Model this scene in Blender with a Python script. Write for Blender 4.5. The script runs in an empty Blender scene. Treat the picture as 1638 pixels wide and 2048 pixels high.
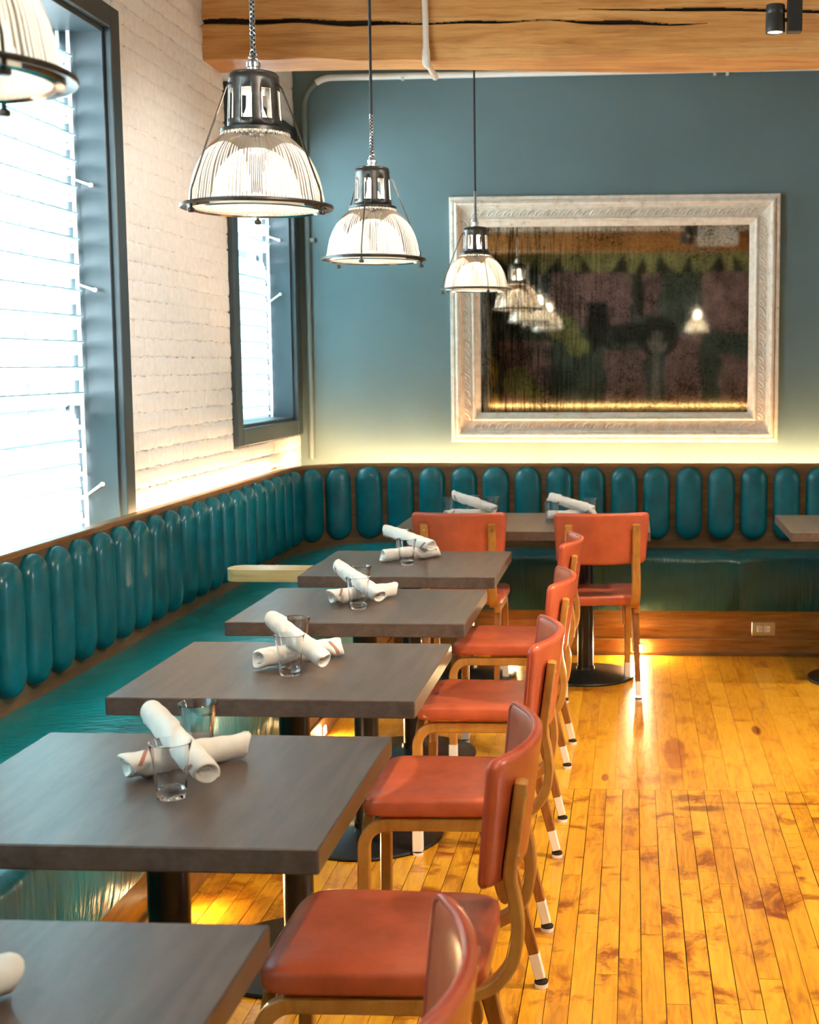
import bpy, math, random
from mathutils import Vector, Matrix
R = math.radians
PI = math.pi
rnd = random.Random(7)
sc = bpy.context.scene
COL = sc.collection

# ------------------------------------------------------------------ camera
cam_d = bpy.data.cameras.new('camera')
cam = bpy.data.objects.new('camera', cam_d)
COL.objects.link(cam)
yaw, pitch, roll = 0.0574876, 0.1070228, -0.0033444
FPX, PPX = 2744.0, 1107.74
fw = Vector((-math.sin(yaw)*math.cos(pitch), math.cos(yaw)*math.cos(pitch), -math.sin(pitch)))
rt = Vector((math.cos(yaw), math.sin(yaw), 0)); up = rt.cross(fw)
r2 = rt*math.cos(roll) + up*math.sin(roll); u2 = -rt*math.sin(roll) + up*math.cos(roll)
cam.matrix_world = Matrix(((r2.x, u2.x, -fw.x, 0), (r2.y, u2.y, -fw.y, 0), (r2.z, u2.z, -fw.z, 1.5), (0, 0, 0, 1)))
cam_d.sensor_fit = 'VERTICAL'; cam_d.sensor_height = 36.0
cam_d.lens = FPX/2048*36.0
cam_d.shift_x = (819.0-PPX)/2048.0
cam_d.clip_start = 0.05; cam_d.clip_end = 200
cam_d.dof.use_dof = True; cam_d.dof.focus_distance = 3.7; cam_d.dof.aperture_fstop = 7.0
sc.camera = cam

# ------------------------------------------------------------------ view, world
sc.view_settings.view_transform = 'Standard'
sc.view_settings.look = 'None'
sc.view_settings.gamma = 1.0
sc.view_settings.use_curve_mapping = False
sc.view_settings.exposure = 0.40
try:
    sc.cycles.use_denoising = True
    sc.cycles.max_bounces = 8; sc.cycles.diffuse_bounces = 4; sc.cycles.glossy_bounces = 4
    sc.cycles.use_adaptive_sampling = True; sc.cycles.adaptive_threshold = 0.04
    sc.cycles.transmission_bounces = 8; sc.cycles.transparent_max_bounces = 12
    sc.cycles.caustics_reflective = False
    sc.cycles.sample_clamp_indirect = 30.0
except Exception:
    pass
world = bpy.data.worlds.new('sky'); sc.world = world; world.use_nodes = True
wb = world.node_tree.nodes['Background']
wb.inputs[0].default_value = (0.80, 0.94, 1.0, 1); wb.inputs[1].default_value = 46.0

WARM = (1.0, 0.78, 0.54)
def area_portal(name, y0, y1, z0, z1, x, side=1):
    d = bpy.data.lights.new(name, 'AREA'); d.shape = 'RECTANGLE'; d.size = y1-y0; d.size_y = z1-z0
    o = bpy.data.objects.new(name, d); COL.objects.link(o)
    o.location = (x, (y0+y1)/2, (z0+z1)/2); o.rotation_euler = (0, R(-90), 0)   # -Z of the lamp looks into the room
    o.rotation_euler = Vector((side, 0, 0)).to_track_quat('-Z', 'Z').to_euler()
    d.cycles.is_portal = True
area_portal('window_portal', 3.95, 5.06, 0.75, 2.72, -2.14)
area_portal('window_portal', 6.65, 7.76, 1.19, 2.72, -2.14)
area_portal('window_portal', 3.4, 3.72, 0.9, 2.5, 4.76, -1)
area_portal('window_portal', 1.15, 2.27, 0.75, 2.72, -2.14)
area_portal('window_portal', -1.65, -0.53, 0.75, 2.72, -2.14)


# ------------------------------------------------------------------ materials
def mat(name):
    m = bpy.data.materials.new(name); m.use_nodes = True
    nt = m.node_tree; b = nt.nodes['Principled BSDF']
    return m, nt, b
def N(nt, t, **kw):
    n = nt.nodes.new(t)
    for k, v in kw.items():
        if k in ('operation', 'blend_type', 'data_type', 'wave_type', 'bands_direction', 'feature', 'distance', 'noise_dimensions', 'wave_profile'):
            setattr(n, k, v)
        else:
            n.inputs[k].default_value = v
    return n
def L(nt, a, ao, b, bi): nt.links.new(a.outputs[ao], b.inputs[bi])
def ramp(nt, stops):
    n = nt.nodes.new('ShaderNodeValToRGB'); e = n.color_ramp.elements
    while len(e) > 1: e.remove(e[-1])
    e[0].position = stops[0][0]; e[0].color = (*stops[0][1], 1)
    for p, c in stops[1:]:
        x = e.new(p); x.color = (*c, 1)
    return n
def coords(nt, kind='Object', scale=(1, 1, 1), rot=(0, 0, 0)):
    t = nt.nodes.new('ShaderNodeTexCoord') if kind != 'Position' else nt.nodes.new('ShaderNodeNewGeometry')
    mp = nt.nodes.new('ShaderNodeMapping'); mp.inputs['Scale'].default_value = scale; mp.inputs['Rotation'].default_value = rot
    nt.links.new(t.outputs[kind], mp.inputs['Vector'])
    return mp
def bump(nt, b, src, out, strength=0.2, dist=0.01):
    n = nt.nodes.new('ShaderNodeBump'); n.inputs['Strength'].default_value = strength; n.inputs['Distance'].default_value = dist
    nt.links.new(src.outputs[out], n.inputs['Height']); nt.links.new(n.outputs['Normal'], b.inputs['Normal'])
    return n
def plain(name, col, rough=0.5, metal=0.0, noise=0.0, nscale=20, bumpk=0.0, coat=0.0):
    m, nt, b = mat(name)
    b.inputs['Base Color'].default_value = (*col, 1); b.inputs['Roughness'].default_value = rough; b.inputs['Metallic'].default_value = metal
    b.inputs['Coat Weight'].default_value = coat
    if noise or bumpk:
        c = coords(nt, 'Position'); n = N(nt, 'ShaderNodeTexNoise', Scale=nscale, Detail=5.0, Roughness=0.6); L(nt, c, 0, n, 'Vector')
        if noise:
            r = ramp(nt, [(0.3, tuple(x*(1-noise) for x in col)), (0.7, tuple(min(1, x*(1+noise)) for x in col))])
            L(nt, n, 'Fac', r, 0); L(nt, r, 0, b, 'Base Color')
        if bumpk: bump(nt, b, n, 'Fac', bumpk, 0.004)
    return m
def emit(name, col, s):
    m, nt, b = mat(name)
    b.inputs['Base Color'].default_value = (*col, 1)
    b.inputs['Emission Color'].default_value = (*col, 1); b.inputs['Emission Strength'].default_value = s
    return m
def wood(name, c1, c2, c3, scale=(1.2, 14, 14), rough=0.4, kind='Object', fine=60.0, coat=0.0, bumpk=0.05, rot=(0, 0, 0), rand=0.0, spec=0.5):
    m, nt, b = mat(name)
    c = coords(nt, kind, scale, rot)
    n1 = N(nt, 'ShaderNodeTexNoise', Scale=2.2, Detail=6.0, Roughness=0.6, Distortion=0.8); L(nt, c, 0, n1, 'Vector')
    c2m = coords(nt, kind, (scale[0]*1.6, scale[1]*5, scale[2]*5), rot)
    n2 = N(nt, 'ShaderNodeTexNoise', Scale=2.5, Detail=4.0, Roughness=0.7); L(nt, c2m, 0, n2, 'Vector')
    mx = N(nt, 'ShaderNodeMath', operation='MULTIPLY_ADD'); L(nt, n2, 'Fac', mx, 0); mx.inputs[1].default_value = 0.45
    L(nt, n1, 'Fac', mx, 2)
    if rand:
        oi = nt.nodes.new('ShaderNodeObjectInfo')
        m2 = N(nt, 'ShaderNodeMath', operation='MULTIPLY_ADD'); L(nt, oi, 'Random', m2, 0); m2.inputs[1].default_value = rand; L(nt, mx, 0, m2, 2)
        mx = m2
    r = ramp(nt, [(0.42, c1), (0.68, c2), (0.95, c3)])
    L(nt, mx, 0, r, 0); L(nt, r, 0, b, 'Base Color')
    b.inputs['Roughness'].default_value = rough; b.inputs['Coat Weight'].default_value = coat; b.inputs['Coat Roughness'].default_value = 0.12
    b.inputs['Specular IOR Level'].default_value = spec
    if bumpk: bump(nt, b, n2, 'Fac', bumpk, 0.002)
    return m

M = {}
M['wall_paint'] = plain('slate_blue_wall_paint', (0.112, 0.187, 0.208), 0.55, noise=0.05, nscale=3, bumpk=0.03)
M['conduit_paint'] = plain('slate_blue_conduit_paint', (0.15, 0.21, 0.22), 0.4)
M['white_paint'] = plain('white_pipe_paint', (0.82, 0.82, 0.78), 0.4, noise=0.03)
M['frame_paint'] = plain('dark_slate_joinery_paint', (0.036, 0.055, 0.065), 0.42, noise=0.06, nscale=6)
M['ceiling'] = plain('ceiling_board_paint', (0.62, 0.52, 0.40), 0.7, noise=0.1, nscale=4)
M['mural_ground'] = plain('mural_ground_paint', (0.055, 0.06, 0.045), 0.8, noise=0.4, nscale=3)
M['side_wall'] = plain('warm_white_wall_paint', (0.70, 0.64, 0.55), 0.7)

# painted brick
m, nt, b = mat('white_painted_brick')
c = coords(nt, 'Position'); n = N(nt, 'ShaderNodeTexNoise', Scale=28.0, Detail=8.0, Roughness=0.65); L(nt, c, 0, n, 'Vector')
r = ramp(nt, [(0.3, (0.76, 0.73, 0.69)), (0.6, (0.86, 0.84, 0.81))]); L(nt, n, 'Fac', r, 0); L(nt, r, 0, b, 'Base Color')
b.inputs['Roughness'].default_value = 0.6; bump(nt, b, n, 'Fac', 0.06, 0.004); M['brick'] = m

# vinyls
def leather(name, col, rough, nscale=160, bk=0.08, wr=0.0):
    m, nt, b = mat(name)
    c = coords(nt, 'Position'); n0 = N(nt, 'ShaderNodeTexNoise', Scale=9.0, Detail=5.0, Roughness=0.65); L(nt, c, 0, n0, 'Vector')
    r = ramp(nt, [(0.3, tuple(x*0.78 for x in col)), (0.7, tuple(min(1, x*1.15) for x in col))]); L(nt, n0, 'Fac', r, 0); L(nt, r, 0, b, 'Base Color')
    b.inputs['Roughness'].default_value = rough; b.inputs['Specular IOR Level'].default_value = 0.5
    n = N(nt, 'ShaderNodeTexNoise', Scale=nscale, Detail=3.0); L(nt, c, 0, n, 'Vector')
    bp = bump(nt, b, n, 'Fac', bk, 0.002)
    if wr:
        c2 = coords(nt, 'Position', (9, 2.2, 1.2) if wr > 0 else (2.2, 9, 1.2)); n2 = N(nt, 'ShaderNodeTexNoise', Scale=3.5, Detail=3.0, Distortion=1.2); L(nt, c2, 0, n2, 'Vector')
        b2 = nt.nodes.new('ShaderNodeBump'); b2.inputs['Strength'].default_value = 0.30; b2.inputs['Distance'].default_value = 0.02
        L(nt, n2, 'Fac', b2, 'Height'); L(nt, bp, 'Normal', b2, 'Normal'); L(nt, b2, 'Normal', b, 'Normal')
    return m
M['teal'] = leather('teal_vinyl', (0.002, 0.150, 0.195), 0.24)
M['teal_seat_sheen'] = leather('creased_teal_vinyl_painted_sheen', (0.003, 0.27, 0.32), 0.28, wr=-1)  # left seat: base colour brightened to stand for the window sheen
M['teal_seat_shade'] = leather('creased_teal_vinyl_painted_shade', (0.002, 0.060, 0.070), 0.36, wr=1)  # rear seat: base colour darkened to stand for its shade
M['coral'] = leather('coral_red_vinyl', (0.50, 0.105, 0.045), 0.27)
M['piping'] = leather('coral_red_piping', (0.42, 0.065, 0.03), 0.35)

M['oak_bench'] = wood('oak_veneer', (0.085, 0.042, 0.017), (0.17, 0.09, 0.038), (0.25, 0.14, 0.065), (1.2, 1.2, 9), 0.42, 'Position')
M['oak_kick'] = wood('oak_board', (0.13, 0.05, 0.012), (0.28, 0.12, 0.03), (0.40, 0.19, 0.05), (2.0, 2.0, 20), 0.35, 'Position')
M['table_wood'] = wood('grey_brown_stained_table_wood', (0.055, 0.036, 0.029), (0.095, 0.066, 0.053), (0.135, 0.097, 0.080), (10, 1.0, 10), 0.36, 'Object', bumpk=0.04)
M['table_edge'] = M['table_wood']
M['bentwood'] = wood('honey_bentwood', (0.22, 0.085, 0.014), (0.42, 0.18, 0.035), (0.55, 0.27, 0.06), (8, 8, 2.0), 0.32, 'Object', coat=0.3)
M['leg_wood'] = wood('dark_honey_leg_wood', (0.14, 0.045, 0.010), (0.26, 0.095, 0.02), (0.38, 0.15, 0.035), (14, 14, 2.0), 0.32, 'Object', coat=0.3)
M['pale_wood'] = wood('pale_varnished_wood', (0.40, 0.24, 0.08), (0.60, 0.40, 0.16), (0.75, 0.55, 0.27), (1.5, 12, 12), 0.25, 'Object', coat=0.4)
M['black_metal'] = plain('black_powder_coat', (0.010, 0.010, 0.011), 0.28, 0.0)
M['track_black'] = plain('matt_black_metal', (0.008, 0.009, 0.010), 0.45)
M['steel'] = plain('galvanised_steel', (0.55, 0.55, 0.55), 0.3, 1.0, noise=0.15, nscale=80)
M['aged_steel'] = plain('aged_gunmetal', (0.085, 0.080, 0.075), 0.38, 0.85, noise=0.35, nscale=45, bumpk=0.1)
M['cap_in'] = plain('lamp_cap_white_enamel', (0.85, 0.78, 0.68), 0.5)
M['white_metal'] = plain('white_metal_sleeve', (0.80, 0.77, 0.70), 0.3, 0.0)
M['rubber'] = plain('black_rubber', (0.012, 0.012, 0.012), 0.6)
M['glide'] = plain('white_nylon', (0.82, 0.80, 0.76), 0.4)
M['cord'] = plain('black_cloth_cord', (0.012, 0.012, 0.014), 0.7)
M['linen'] = plain('white_linen', (0.80, 0.77, 0.72), 0.85, noise=0.04, nscale=60, bumpk=0.15)
M['stripe'] = plain('rust_pink_stripe', (0.46, 0.20, 0.16), 0.85)
M['alum'] = plain('white_aluminium', (0.78, 0.80, 0.80), 0.35, 0.1)
M['led'] = emit('warm_led', (1.0, 0.68, 0.36), 75.0)
M['led_bright'] = emit('bright_warm_led', (1.0, 0.58, 0.27), 125.0)
M['led_dim'] = emit('dim_amber_led', (1.0, 0.60, 0.22), 7.0)
M['step'] = emit('warm_step_light_lens', (1.0, 0.66, 0.30), 700.0)
M['step_bright'] = emit('bright_step_light_lens', (1.0, 0.70, 0.36), 4500.0)
M['bulb'] = emit('warm_bulb', (1.0, 0.88, 0.70), 60.0)
M['lens'] = emit('warm_spot_lens', (1.0, 0.72, 0.45), 6.0)

# frosted louvre glass
m, nt, b = mat('frosted_aqua_glass'); nt.nodes.remove(b)
out = nt.nodes['Material Output']
tr = nt.nodes.new('ShaderNodeBsdfTranslucent'); tr.inputs[0].default_value = (0.49, 0.61, 0.63, 1)
df = nt.nodes.new('ShaderNodeBsdfDiffuse'); df.inputs[0].default_value = (0.10, 0.13, 0.135, 1)
tp = nt.nodes.new('ShaderNodeBsdfTransparent'); tp.inputs[0].default_value = (0.80, 0.97, 1.0, 1)
gl = nt.nodes.new('ShaderNodeBsdfGlossy'); gl.inputs['Roughness'].default_value = 0.25
ad = nt.nodes.new('ShaderNodeAddShader'); nt.links.new(tr.outputs[0], ad.inputs[0]); nt.links.new(df.outputs[0], ad.inputs[1])
m1 = nt.nodes.new('ShaderNodeMixShader'); m1.inputs[0].default_value = 0.006
nt.links.new(ad.outputs[0], m1.inputs[1]); nt.links.new(tp.outputs[0], m1.inputs[2])
fr = nt.nodes.new('ShaderNodeFresnel'); fr.inputs[0].default_value = 1.35
m2 = nt.nodes.new('ShaderNodeMixShader'); nt.links.new(fr.outputs[0], m2.inputs[0])
nt.links.new(m1.outputs[0], m2.inputs[1]); nt.links.new(gl.outputs[0], m2.inputs[2]); nt.links.new(m2.outputs[0], out.inputs[0])
M['louvre'] = m

m, nt, b = mat('clear_window_glass'); nt.nodes.remove(b); out = nt.nodes['Material Output']
tp = nt.nodes.new('ShaderNodeBsdfTransparent'); tp.inputs[0].default_value = (0.93, 0.96, 0.95, 1); gl = nt.nodes.new('ShaderNodeBsdfGlossy'); gl.inputs['Roughness'].default_value = 0.01
fr = nt.nodes.new('ShaderNodeFresnel'); fr.inputs[0].default_value = 1.3; mx = nt.nodes.new('ShaderNodeMixShader')
nt.links.new(fr.outputs[0], mx.inputs[0]); nt.links.new(tp.outputs[0], mx.inputs[1]); nt.links.new(gl.outputs[0], mx.inputs[2]); nt.links.new(mx.outputs[0], out.inputs[0]); M['pane'] = m
# ribbed shade glass
m, nt, b = mat('ribbed_prismatic_glass'); nt.nodes.remove(b)
out = nt.nodes['Material Output']
tr = nt.nodes.new('ShaderNodeBsdfTranslucent'); tr.inputs[0].default_value = (0.95, 0.90, 0.80, 1)
df = nt.nodes.new('ShaderNodeBsdfDiffuse'); df.inputs[0].default_value = (0.86, 0.82, 0.74, 1)
tp = nt.nodes.new('ShaderNodeBsdfTransparent'); tp.inputs[0].default_value = (0.95, 0.94, 0.90, 1)
gl = nt.nodes.new('ShaderNodeBsdfGlossy'); gl.inputs['Roughness'].default_value = 0.12
ma = nt.nodes.new('ShaderNodeMixShader'); ma.inputs[0].default_value = 0.50
nt.links.new(tr.outputs[0], ma.inputs[1]); nt.links.new(df.outputs[0], ma.inputs[2])
mb_ = nt.nodes.new('ShaderNodeMixShader'); mb_.inputs[0].default_value = 0.07
nt.links.new(ma.outputs[0], mb_.inputs[1]); nt.links.new(tp.outputs[0], mb_.inputs[2])
fr = nt.nodes.new('ShaderNodeFresnel'); fr.inputs[0].default_value = 1.45
mc = nt.nodes.new('ShaderNodeMixShader'); nt.links.new(fr.outputs[0], mc.inputs[0])
nt.links.new(mb_.outputs[0], mc.inputs[1]); nt.links.new(gl.outputs[0], mc.inputs[2]); nt.links.new(mc.outputs[0], out.inputs[0])
M['shade'] = m

# drinking glass
m, nt, b = mat('clear_glass'); nt.nodes.remove(b); out = nt.nodes['Material Output']
g = nt.nodes.new('ShaderNodeBsdfGlass'); g.inputs['IOR'].default_value = 1.48; g.inputs['Roughness'].default_value = 0.0
nt.links.new(g.outputs[0], out.inputs[0])
M['glass'] = m

# antique mirror
m, nt, b = mat('antiqued_mirror_glass')
c = coords(nt, 'Object', (26, 1, 1.3)); n1 = N(nt, 'ShaderNodeTexNoise', Scale=2.5, Detail=5.0, Roughness=0.75); L(nt, c, 0, n1, 'Vector')
c2 = coords(nt, 'Object'); n2 = N(nt, 'ShaderNodeTexNoise', Scale=3.0, Detail=10.0, Roughness=0.75); L(nt, c2, 0, n2, 'Vector')
n3 = N(nt, 'ShaderNodeTexNoise', Scale=70.0, Detail=4.0, Roughness=0.8); L(nt, c2, 0, n3, 'Vector')
a1 = N(nt, 'ShaderNodeMath', operation='ADD'); L(nt, n2, 'Fac', a1, 0); L(nt, n3, 'Fac', a1, 1)
r1 = ramp(nt, [(0.80, (0.10, 0.09, 0.07)), (1.0, (0.60, 0.54, 0.45)), (1.16, (0.78, 0.71, 0.60))]);
dv = N(nt, 'ShaderNodeMath', operation='MULTIPLY'); L(nt, a1, 0, dv, 0); dv.inputs[1].default_value = 0.8
r1.color_ramp.elements[0].position = 0.60; r1.color_ramp.elements[1].position = 0.78; r1.color_ramp.elements[2].position = 0.95
L(nt, dv, 0, r1, 0)
# streaks stronger toward the left end of the glass
sx = nt.nodes.new('ShaderNodeSeparateXYZ'); tc = nt.nodes.new('ShaderNodeTexCoord'); nt.links.new(tc.outputs['Object'], sx.inputs[0])
mr = nt.nodes.new('ShaderNodeMapRange'); mr.inputs['From Min'].default_value = -0.75; mr.inputs['From Max'].default_value = 0.15
mr.inputs['To Min'].default_value = 1.0; mr.inputs['To Max'].default_value = 0.18; nt.links.new(sx.outputs['X'], mr.inputs['Value'])
r2_ = ramp(nt, [(0.40, (0.06, 0.055, 0.05)), (0.54, (1, 1, 1))]); L(nt, n1, 'Fac', r2_, 0)
mxc = nt.nodes.new('ShaderNodeMix'); mxc.data_type = 'RGBA'; mxc.blend_type = 'MULTIPLY'
nt.links.new(mr.outputs[0], mxc.inputs[0]); nt.links.new(r1.outputs[0], mxc.inputs[6]); nt.links.new(r2_.outputs[0], mxc.inputs[7])
nt.links.new(mxc.outputs[2], b.inputs['Base Color'])
b.inputs['Metallic'].default_value = 1.0; b.inputs['Roughness'].default_value = 0.035
M['mirror'] = m
# distressed white frame
m, nt, b = mat('distressed_white_frame_paint')
c = coords(nt, 'Position'); n = N(nt, 'ShaderNodeTexNoise', Scale=22.0, Detail=8.0, Roughness=0.75); L(nt, c, 0, n, 'Vector')
r = ramp(nt, [(0.30, (0.30, 0.24, 0.17)), (0.40, (0.66, 0.60, 0.50)), (0.6, (0.80, 0.76, 0.68))]); L(nt, n, 'Fac', r, 0); L(nt, r, 0, b, 'Base Color')
b.inputs['Roughness'].default_value = 0.5; bump(nt, b, n, 'Fac', 0.15, 0.003); M['frame_white'] = m

# beam wood
m, nt, b = mat('old_fir_beam')
c = coords(nt, 'Object', (0.55, 7, 7)); n1 = N(nt, 'ShaderNodeTexNoise', Scale=2.2, Detail=7.0, Roughness=0.62, Distortion=1.1); L(nt, c, 0, n1, 'Vector')
c2 = coords(nt, 'Object', (1.3, 1, 2.2)); vo = N(nt, 'ShaderNodeTexVoronoi', Scale=2.3); L(nt, c2, 0, vo, 'Vector')
kr = ramp(nt, [(0.0, (0.10, 0.035, 0.008)), (0.045, (0.25, 0.10, 0.02)), (0.075, (1, 1, 1))]); L(nt, vo, 'Distance', kr, 0)
r = ramp(nt, [(0.25, (0.36, 0.15, 0.03)), (0.45, (0.62, 0.31, 0.09)), (0.72, (0.74, 0.44, 0.17))]); L(nt, n1, 'Fac', r, 0)
n4 = N(nt, 'ShaderNodeTexNoise', Scale=1.4, Detail=3.0); L(nt, coords(nt, 'Object', (1, 1, 2.5)), 0, n4, 'Vector')
mm = nt.nodes.new('ShaderNodeMix'); mm.data_type = 'RGBA'; mm.blend_type = 'MULTIPLY'; mm.inputs[0].default_value = 1.0
nt.links.new(r.outputs[0], mm.inputs[6]); nt.links.new(kr.outputs[0], mm.inputs[7])
r5 = ramp(nt, [(0.30, (0.62, 0.50, 0.42)), (0.5, (1, 1, 1))]); L(nt, n4, 'Fac', r5, 0)
n6 = N(nt, 'ShaderNodeTexNoise', Scale=5.0, Detail=6.0, Roughness=0.75); L(nt, coords(nt, 'Object', (0.8, 30, 30)), 0, n6, 'Vector')
r6 = ramp(nt, [(0.30, (0.68, 0.58, 0.48)), (0.52, (1, 1, 1)), (0.70, (1.0, 1.0, 1.0))]); L(nt, n6, 'Fac', r6, 0)
mm0 = nt.nodes.new('ShaderNodeMix'); mm0.data_type = 'RGBA'; mm0.blend_type = 'MULTIPLY'; mm0.inputs[0].default_value = 1.0
nt.links.new(r5.outputs[0], mm0.inputs[6]); nt.links.new(r6.outputs[0], mm0.inputs[7])
mm2 = nt.nodes.new('ShaderNodeMix'); mm2.data_type = 'RGBA'; mm2.blend_type = 'MULTIPLY'; mm2.inputs[0].default_value = 1.0
nt.links.new(mm.outputs[2], mm2.inputs[6]); nt.links.new(mm0.outputs[2], mm2.inputs[7])
nt.links.new(mm2.outputs[2], b.inputs['Base Color'])
b.inputs['Roughness'].default_value = 0.55; bump(nt, b, n1, 'Fac', 0.12, 0.004)
M['beam'] = m
M['crack'] = plain('dark_split_wood', (0.02, 0.01, 0.004), 0.9)

# floor planks: grain along Y, each plank its own tone, stains over all
def floor_mat(name, dark, stain):
    m, nt, b = mat(name)
    oi = nt.nodes.new('ShaderNodeObjectInfo')
    ge = nt.nodes.new('ShaderNodeNewGeometry')
    cb = nt.nodes.new('ShaderNodeCombineXYZ'); nt.links.new(oi.outputs['Random'], cb.inputs[2])
    sc_ = nt.nodes.new('ShaderNodeVectorMath'); sc_.operation = 'SCALE'; sc_.inputs['Scale'].default_value = 17.0; nt.links.new(cb.outputs[0], sc_.inputs[0])
    ad = nt.nodes.new('ShaderNodeVectorMath'); ad.operation = 'ADD'; nt.links.new(ge.outputs['Position'], ad.inputs[0]); nt.links.new(sc_.outputs[0], ad.inputs[1])
    mp = nt.nodes.new('ShaderNodeMapping'); mp.inputs['Scale'].default_value = (16, 2.2, 1); nt.links.new(ad.outputs[0], mp.inputs[0])
    n1 = N(nt, 'ShaderNodeTexNoise', Scale=2.0, Detail=6.0, Roughness=0.65, Distortion=1.6); L(nt, mp, 0, n1, 'Vector')
    ma_ = N(nt, 'ShaderNodeMath', operation='MULTIPLY_ADD'); L(nt, oi, 'Random', ma_, 0); ma_.inputs[1].default_value = 0.26; L(nt, n1, 'Fac', ma_, 2)
    r = ramp(nt, [(0.36, (0.36, 0.130, 0.008)), (0.58, (0.64, 0.285, 0.012)), (0.85, (0.76, 0.40, 0.028))]); L(nt, ma_, 0, r, 0)
    n2 = N(nt, 'ShaderNodeTexNoise', Scale=stain, Detail=7.0, Roughness=0.68, Distortion=0.6)
    nt.links.new(ad.outputs[0], n2.inputs['Vector'])
    r2 = ramp(nt, [(0.27, tuple(x*0.7 for x in dark)), (0.36, dark), (0.47, (1, 1, 1))]); L(nt, n2, 'Fac', r2, 0)
    mm = nt.nodes.new('ShaderNodeMix'); mm.data_type = 'RGBA'; mm.blend_type = 'MULTIPLY'; mm.inputs[0].default_value = 1.0
    nt.links.new(r.outputs[0], mm.inputs[6]); nt.links.new(r2.outputs[0], mm.inputs[7])
    last = mm
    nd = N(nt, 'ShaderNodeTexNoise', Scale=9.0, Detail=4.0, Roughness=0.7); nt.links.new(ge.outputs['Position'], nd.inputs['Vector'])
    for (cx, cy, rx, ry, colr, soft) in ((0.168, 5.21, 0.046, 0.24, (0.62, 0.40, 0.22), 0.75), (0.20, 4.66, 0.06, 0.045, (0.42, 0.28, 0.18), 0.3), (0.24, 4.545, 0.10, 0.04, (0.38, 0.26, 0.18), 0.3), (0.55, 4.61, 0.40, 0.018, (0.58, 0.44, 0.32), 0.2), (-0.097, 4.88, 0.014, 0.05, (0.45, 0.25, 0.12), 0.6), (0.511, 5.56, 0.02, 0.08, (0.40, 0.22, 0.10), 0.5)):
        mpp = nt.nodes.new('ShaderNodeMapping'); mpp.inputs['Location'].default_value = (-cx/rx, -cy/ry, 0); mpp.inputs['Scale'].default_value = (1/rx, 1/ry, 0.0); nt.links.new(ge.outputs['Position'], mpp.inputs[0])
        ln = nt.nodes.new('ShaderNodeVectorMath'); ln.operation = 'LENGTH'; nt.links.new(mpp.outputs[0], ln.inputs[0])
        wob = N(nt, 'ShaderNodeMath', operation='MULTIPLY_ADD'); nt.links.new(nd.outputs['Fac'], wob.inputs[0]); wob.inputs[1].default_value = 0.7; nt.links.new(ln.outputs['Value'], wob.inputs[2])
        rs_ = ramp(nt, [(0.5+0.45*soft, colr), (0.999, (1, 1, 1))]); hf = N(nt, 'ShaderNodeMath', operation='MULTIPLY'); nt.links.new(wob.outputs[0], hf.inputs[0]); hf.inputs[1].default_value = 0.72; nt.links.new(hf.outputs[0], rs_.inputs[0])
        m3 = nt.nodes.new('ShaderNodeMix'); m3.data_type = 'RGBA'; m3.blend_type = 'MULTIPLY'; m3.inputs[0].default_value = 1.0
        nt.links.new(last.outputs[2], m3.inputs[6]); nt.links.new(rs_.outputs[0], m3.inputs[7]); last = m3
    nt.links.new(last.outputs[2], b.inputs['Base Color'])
    b.inputs['Roughness'].default_value = 0.30; b.inputs['Coat Weight'].default_value = 0.35; b.inputs['Coat Roughness'].default_value = 0.16
    bump(nt, b, n1, 'Fac', 0.05, 0.002)
    return m
M['plank_old'] = floor_mat('worn_maple_plank', (0.40, 0.20, 0.07), 5.5)
M['plank_new'] = floor_mat('smooth_maple_plank', (0.72, 0.58, 0.40), 4.0)
M['subfloor'] = plain('dark_floor_gap', (0.030, 0.014, 0.005), 0.9)

# mural pigments
M['plum'] = plain('mural_plum', (0.22, 0.125, 0.115), 0.85, noise=0.65, nscale=7)
M['olive'] = plain('mural_olive', (0.27, 0.25, 0.09), 0.85, noise=0.4, nscale=6)
M['mdark'] = plain('mural_dark', (0.022, 0.022, 0.018), 0.85, noise=0.5, nscale=5)
M['mgreen'] = plain('mural_grey_green', (0.062, 0.076, 0.060), 0.85, noise=0.4, nscale=4)
M['mochre'] = plain('mural_ochre', (0.50, 0.31, 0.05), 0.85, noise=0.3, nscale=6)
M['mpale'] = plain('mural_pale_grey', (0.20, 0.18, 0.15), 0.85, noise=0.35, nscale=8)
M['red'] = plain('red_pipe_paint', (0.35, 0.02, 0.015), 0.4)
M['facade'] = plain('pale_facade', (0.75, 0.76, 0.78), 0.8, noise=0.1, nscale=0.5)
M['facade_dark'] = plain('dark_window_pane', (0.03, 0.05, 0.055), 0.15)

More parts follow.
